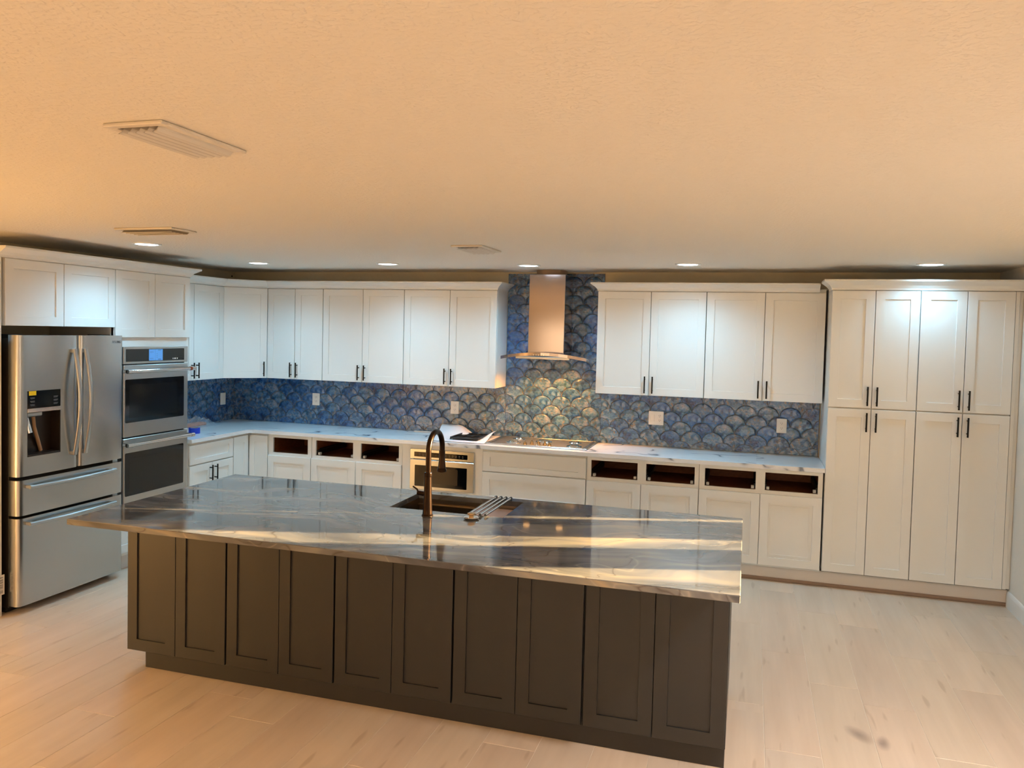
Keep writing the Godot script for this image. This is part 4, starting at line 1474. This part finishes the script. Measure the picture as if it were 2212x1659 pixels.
func ceiling_fittings() -> void:
	var spots := [[1.099, 2.513, "above the oven tower"], [1.003, 1.058, "nearest the inside corner of the room"], [2.180, 0.936, "between the corner and the range hood"], [3.364, 0.757, "in front of the range hood chimney"], [4.647, 0.832, "over the wall cabinets right of the hood"], [6.325, 0.791, "in front of the tall pantry"]]
	for s in spots:
		downlight(s[0], s[1], "round white recessed ceiling light " + s[2], Color(0.63, 0.87, 1.0), 0.68 if s[0] > 6.0 else 1.5)
	var vents := [[3.485, 5.095, 0.20, 0.385, 1, "large white ceiling air vent with lengthwise blades, the one closest to the viewer"], [1.745, 3.175, 0.41, 0.22, 0, "white ceiling air vent above the refrigerator side of the island"], [3.36, 2.04, 0.22, 0.40, 1, "small white ceiling air vent in front of the range hood"]]
	for v in vents:
		var t := thing("air_vent", v[5], "vent", Vector3(v[0], CEIL, v[1]), 0, "ceiling air vents")
		var hw: float = v[2] / 2.0
		var hd: float = v[3] / 2.0
		var st := sth()
		var b := 0.028
		for r in [[-hw, -hd, hw, -hd + b], [-hw, hd - b, hw, hd], [-hw, -hd + b, -hw + b, hd - b], [hw - b, -hd + b, hw, hd - b]]:
			bx(st, Vector3(r[0], -0.011, r[1]), Vector3(r[2], -0.0005, r[3]), 0.003)
		obj("frame", st.commit(), M.vent, t)
		obj("duct_shade_plate", box(Vector3(-hw + b, -0.003, -hd + b), Vector3(hw - b, -0.0005, hd - b), 0), M.dark, t)  # dark plate on solid ceiling, standing in for shade inside the duct
		var n := 5
		for i in n:
			st = sth()
			var u := (i + 0.5) / n
			if v[4] == 1:
				var x: float = lerpf(-hw + b, hw - b, u)
				var dd := 0.012
				blade(st, [Vector3(x + dd, -0.003, -hd + b), Vector3(x + 0.007, -0.013, -hd + b), Vector3(x - 0.001, -0.021, -hd + b), Vector3(x - 0.011, -0.0245, -hd + b)], Vector3(0, 0, v[3] - 2 * b))
			else:
				var z: float = lerpf(-hd + b, hd - b, u)
				blade(st, [Vector3(-hw + b, -0.004, z - 0.012), Vector3(-hw + b, -0.016, z + 0.0), Vector3(-hw + b, -0.024, z + 0.012)], Vector3(v[2] - 2 * b, 0, 0))
			obj("blade", st.commit(), M.vent, t)

# a thin bent blade: its section points, run along `run`
func blade(st: SurfaceTool, s: Array, run: Vector3) -> void:
	for i in s.size() - 1:
		var n: Vector3 = (s[i + 1] - s[i]).cross(run).normalized()
		var th := n * 0.0010
		poly(st, [s[i] + th, s[i + 1] + th, s[i + 1] + th + run, s[i] + th + run], n)
		poly(st, [s[i] - th, s[i + 1] - th, s[i + 1] - th + run, s[i] - th + run], -n)
		if i == s.size() - 2:
			poly(st, [s[i + 1] - th, s[i + 1] + th, s[i + 1] + th + run, s[i + 1] - th + run], s[i + 1] - s[i])

func loose_things() -> void:
	# blue tape
	var t := thing("tape_roll", "bright blue roll of masking tape on the left worktop beside the oven tower", "tape", Vector3(0.400, CT, 1.115))
	var st := sth()
	lathe(st, [Vector2(0.036, 0.0005), Vector2(0.0475, 0.0005), Vector2(0.0485, 0.003), Vector2(0.0485, 0.048), Vector2(0.0475, 0.0505), Vector2(0.036, 0.0505)], 32)
	obj("tape", st.commit(), M.blue, t)
	st = sth()
	lathe(st, [Vector2(0.036, 0.0505), Vector2(0.0335, 0.0505), Vector2(0.0335, 0.0005), Vector2(0.036, 0.0005)], 32)
	obj("core", st.commit(), mat(Color(0.70, 0.62, 0.5), 0.8), t)
	tag(obj("wooden_board", box(Vector3(0.016, 0, 0.555), Vector3(0.105, 0.030, 1.33), 0.010), M.orange, self, Vector3(0, CT + 0.0005, 0)), "orange-brown board lying along the left wall at the back of the worktop", "board")
	# crumpled clear bag over it
	st = sth()
	st.set_smooth_group(0)
	var n := noise(9.0, 2, 71)
	var nx := 16
	var nz := 26
	var g := []
	for i in nx + 1:
		for j in nz + 1:
			var u := float(i) / nx
			var v := float(j) / nz
			var e: float = pow(sin(PI * u), 0.6) * pow(sin(PI * v), 0.5)
			g.append(Vector3(0.020 + 0.17 * u, 0.0015 + e * (0.062 + 0.045 * n.get_noise_2d(u * 0.5, v)) + 0.032 * smoothstep(1.0, 0.55, u) * e, 0.47 + 0.80 * v))
	for i in nx:
		for j in nz:
			var a := i * (nz + 1) + j
			for k in [a, a + nz + 2, a + nz + 1, a, a + 1, a + nz + 2]:
				st.set_smooth_group(0)
				st.add_vertex(g[k])
	st.generate_normals()
	tag(obj("plastic_bag", st.commit(), M.plastic, self, Vector3(0, CT, 0)), "crumpled clear plastic bag over the orange board on the left worktop", "bag")
	tag(obj("wood_strip", box(Vector3(2.085, 0, 0.065), Vector3(2.345, 0.012, 0.100), 0.002), mat(Color(0.80, 0.74, 0.70), 0.6), self, Vector3(0, CT + 0.0005, 0)), "short pale strip of trim lying at the back of the worktop", "strip")
	# foam sheet with the grate on it
	st = sth()
	var nn := noise(3.0, 2, 75)
	nx = 20
	nz = 20
	g = []
	for i in nx + 1:
		for j in nz + 1:
			var u := float(i) / nx
			var v := float(j) / nz
			var x := 2.385 + 0.545 * u + 0.04 * (v - 0.5)
			var z := 0.06 + 0.52 * v
			var lift := 0.085 * pow(smoothstep(0.42, 0.0, v), 1.4) * smoothstep(0.66, 0.30, u) + 0.055 * pow(smoothstep(0.75, 1.0, u), 1.5) * smoothstep(1.0, 0.2, v)
			g.append(Vector3(x, 0.003 + lift + 0.004 * absf(nn.get_noise_2d(u, v)), z))
	for side in 2:
		for i in nx:
			for j in nz:
				var a := i * (nz + 1) + j
				var ord := [a, a + nz + 2, a + nz + 1, a, a + 1, a + nz + 2]
				if side == 1:
					ord.reverse()
				for k in ord:
					st.set_smooth_group(side)
					st.add_vertex(g[k] - Vector3(0, 0.0018 * side, 0))
	st.generate_normals()
	tag(obj("foam_sheet", st.commit(), M.foam, self, Vector3(0, CT, 0)), "white foam packing sheet with curled edges on the worktop left of the cooktop", "packing sheet")
	st = sth()
	var gx0 := -0.125
	var gx1 := 0.125
	var gz0 := -0.17
	var gz1 := 0.17
	for z in [gz0, gz1]:
		bx(st, Vector3(gx0, 0.006, z - 0.007), Vector3(gx1, 0.020, z + 0.007), 0.003)
	for x in [gx0, -0.042, 0.042, gx1]:
		bx(st, Vector3(x - 0.007, 0.008, gz0), Vector3(x + 0.007, 0.022, gz1), 0.003)
	bx(st, Vector3(gx0, 0.006, -0.007), Vector3(gx1, 0.020, 0.007), 0.003)
	for x in [gx0, gx1]:
		for z in [gz0, gz1]:
			bx(st, Vector3(x - 0.007, 0.0, z - 0.007), Vector3(x + 0.007, 0.008, z + 0.007), 0.002)
	bx(st, Vector3(gx0 + 0.005, 0.004, gz0 + 0.005), Vector3(gx1 - 0.005, 0.010, gz1 - 0.005))
	tag(obj("burner_grate", st.commit(), M.iron, self, Vector3(2.725, CT + 0.0085, 0.290)), "black cast-iron burner grate lying on the foam packing sheet", "grate")
	tag(obj("nail", box(Vector3(0.0, 2.385, 0.052), Vector3(0.012, 2.400, 0.058), 0.001), M.dark), "small dark nail high on the wall above the corner cabinet", "nail")
	# two soft dark patches on the floor, fading outwards
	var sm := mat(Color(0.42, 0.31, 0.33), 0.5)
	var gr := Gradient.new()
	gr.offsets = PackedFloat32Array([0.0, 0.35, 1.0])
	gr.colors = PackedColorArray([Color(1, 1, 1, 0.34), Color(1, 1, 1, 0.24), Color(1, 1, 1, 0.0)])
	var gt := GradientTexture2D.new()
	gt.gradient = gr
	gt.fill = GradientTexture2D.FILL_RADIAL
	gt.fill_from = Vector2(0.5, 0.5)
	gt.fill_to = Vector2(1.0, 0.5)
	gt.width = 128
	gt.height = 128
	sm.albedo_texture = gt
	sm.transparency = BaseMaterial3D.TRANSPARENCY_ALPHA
	t = thing("floor_patch", "pair of faint purplish soft-edged patches on the pale floor planks right of the island", "patch", Vector3(5.735, 0.0, 3.0))
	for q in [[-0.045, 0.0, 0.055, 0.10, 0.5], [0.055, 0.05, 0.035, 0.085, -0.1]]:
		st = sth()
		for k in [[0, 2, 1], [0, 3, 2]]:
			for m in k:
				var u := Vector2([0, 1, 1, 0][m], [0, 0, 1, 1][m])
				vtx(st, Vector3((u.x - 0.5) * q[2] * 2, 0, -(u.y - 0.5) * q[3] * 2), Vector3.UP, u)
		var o := obj("dark_patch", st.commit(), sm, t, Vector3(q[0], 0.0012, q[1]))
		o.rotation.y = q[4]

# unseen lamps and downlights, added out of view as fill light
func added_fill_lamps() -> void:
	var g := thing("added_globe_lamp", "added globe lamp by the left wall, out of view, for warm fill light", "lamp", Vector3(0.55, 0, 5.55))  # added lamp, never in view: warm fill for island and floor
	var gs := sth()
	lathe(gs, [Vector2(0, 0), Vector2(0.13, 0), Vector2(0.13, 0.015), Vector2(0.03, 0.03), Vector2(0, 0.03)], 28)
	obj("base", gs.commit(), M.brass, g)
	gs = sth()
	tube(gs, [Vector3(0, 0.03, 0), Vector3(0, 0.86, 0)], [0.012], 14)
	obj("pole", gs.commit(), M.brass, g)
	gs = sth()
	var prof := []
	for i in 13:
		prof.append(Vector2(0.11 * sin(PI * i / 12.0), 0.95 - 0.11 * cos(PI * i / 12.0)))
	lathe(gs, prof, 24)
	obj("bulb", gs.commit(), M.warmglow, g)
	var gl := OmniLight3D.new()
	gl.name = "globe_fill_light"
	gl.light_color = Color(1.0, 0.77, 0.48)
	gl.light_energy = 1.3
	gl.omni_range = 20.0
	gl.omni_attenuation = 2.0
	gl.light_size = 0.10
	gl.shadow_enabled = true
	gl.position = Vector3(0, 0.95, 0)
	g.add_child(gl, true)
	for a in [[3.5, 9.3, "added brass uplighter behind the viewer, unseen, for warm fill light", 3.5, Color(1.0, 0.845, 0.635)], [5.9, 9.4, "added brass uplighter near the right wall, unseen, for warm fill light", 2.1, Color(1.0, 0.845, 0.635)]]:  # added uplighters, out of view, to warm the ceiling
		var t := thing("added_floor_lamp", a[2], "lamp", Vector3(a[0], 0, a[1]))
		var st := sth()
		lathe(st, [Vector2(0, 0), Vector2(0.15, 0), Vector2(0.15, 0.015), Vector2(0.03, 0.03), Vector2(0, 0.03)], 28)
		obj("base", st.commit(), M.brass, t)
		st = sth()
		tube(st, [Vector3(0, 0.03, 0), Vector3(0, 1.60, 0)], [0.014], 14)
		obj("pole", st.commit(), M.brass, t)
		st = sth()
		lathe(st, [Vector2(0.0, 1.60), Vector2(0.06, 1.61), Vector2(0.14, 1.66), Vector2(0.18, 1.73), Vector2(0.174, 1.73), Vector2(0.135, 1.667), Vector2(0.058, 1.618), Vector2(0, 1.608)], 32)
		obj("shade", st.commit(), mat(Color(0.85, 0.72, 0.55), 0.6), t)
		st = sth()
		lathe(st, [Vector2(0, 1.64), Vector2(0.03, 1.65), Vector2(0.045, 1.685), Vector2(0.03, 1.72), Vector2(0, 1.73)], 20)
		obj("bulb", st.commit(), M.warmglow, t)
		var l := OmniLight3D.new()
		l.name = "lamp_fill_light"
		l.light_color = a[4]
		l.light_energy = a[3]
		l.omni_range = 20.0
		l.omni_attenuation = 2.0
		l.light_size = 0.04
		l.shadow_enabled = true
		l.position = Vector3(0, 1.685, 0)
		t.add_child(l, true)
	for a in [[6.35, 4.70, "added recessed light near the right wall, unseen, brightening floor and pantry", 9.0], [6.2, 8.2, "added recessed light behind the viewer, unseen, for white fill light", 1.2]]:  # added downlights, out of view, to brighten right floor and pantry
		downlight(a[0], a[1], a[2], Color(1.0, 0.97, 0.94), a[3])

func downlight(x: float, z: float, label: String, tint: Color, power: float) -> void:
	var t := thing("recessed_light", label, "light", Vector3(x, CEIL, z), 0, "recessed ceiling lights")
	var st := sth()
	lathe(st, [Vector2(0.072, -0.0005), Vector2(0.098, -0.0005), Vector2(0.097, -0.006), Vector2(0.090, -0.010), Vector2(0.076, -0.008), Vector2(0.072, -0.0005)], 32)
	obj("trim", st.commit(), M.base, t)
	st = sth()
	lathe(st, [Vector2(0.0, -0.010), Vector2(0.060, -0.009), Vector2(0.076, -0.006), Vector2(0.0755, -0.0008), Vector2(0.0, -0.0008)], 32)
	obj("lens", st.commit(), M.led, t)
	var l := SpotLight3D.new()
	l.name = "downlight"
	l.light_color = tint
	l.light_energy = power
	l.spot_range = 14.0
	l.spot_attenuation = 2.0
	l.spot_angle = 76.0
	l.spot_angle_attenuation = 1.0
	l.light_size = 0.07
	l.shadow_enabled = true
	l.position = Vector3(0, -0.016, 0)
	l.rotation.x = -PI / 2
	t.add_child(l, true)
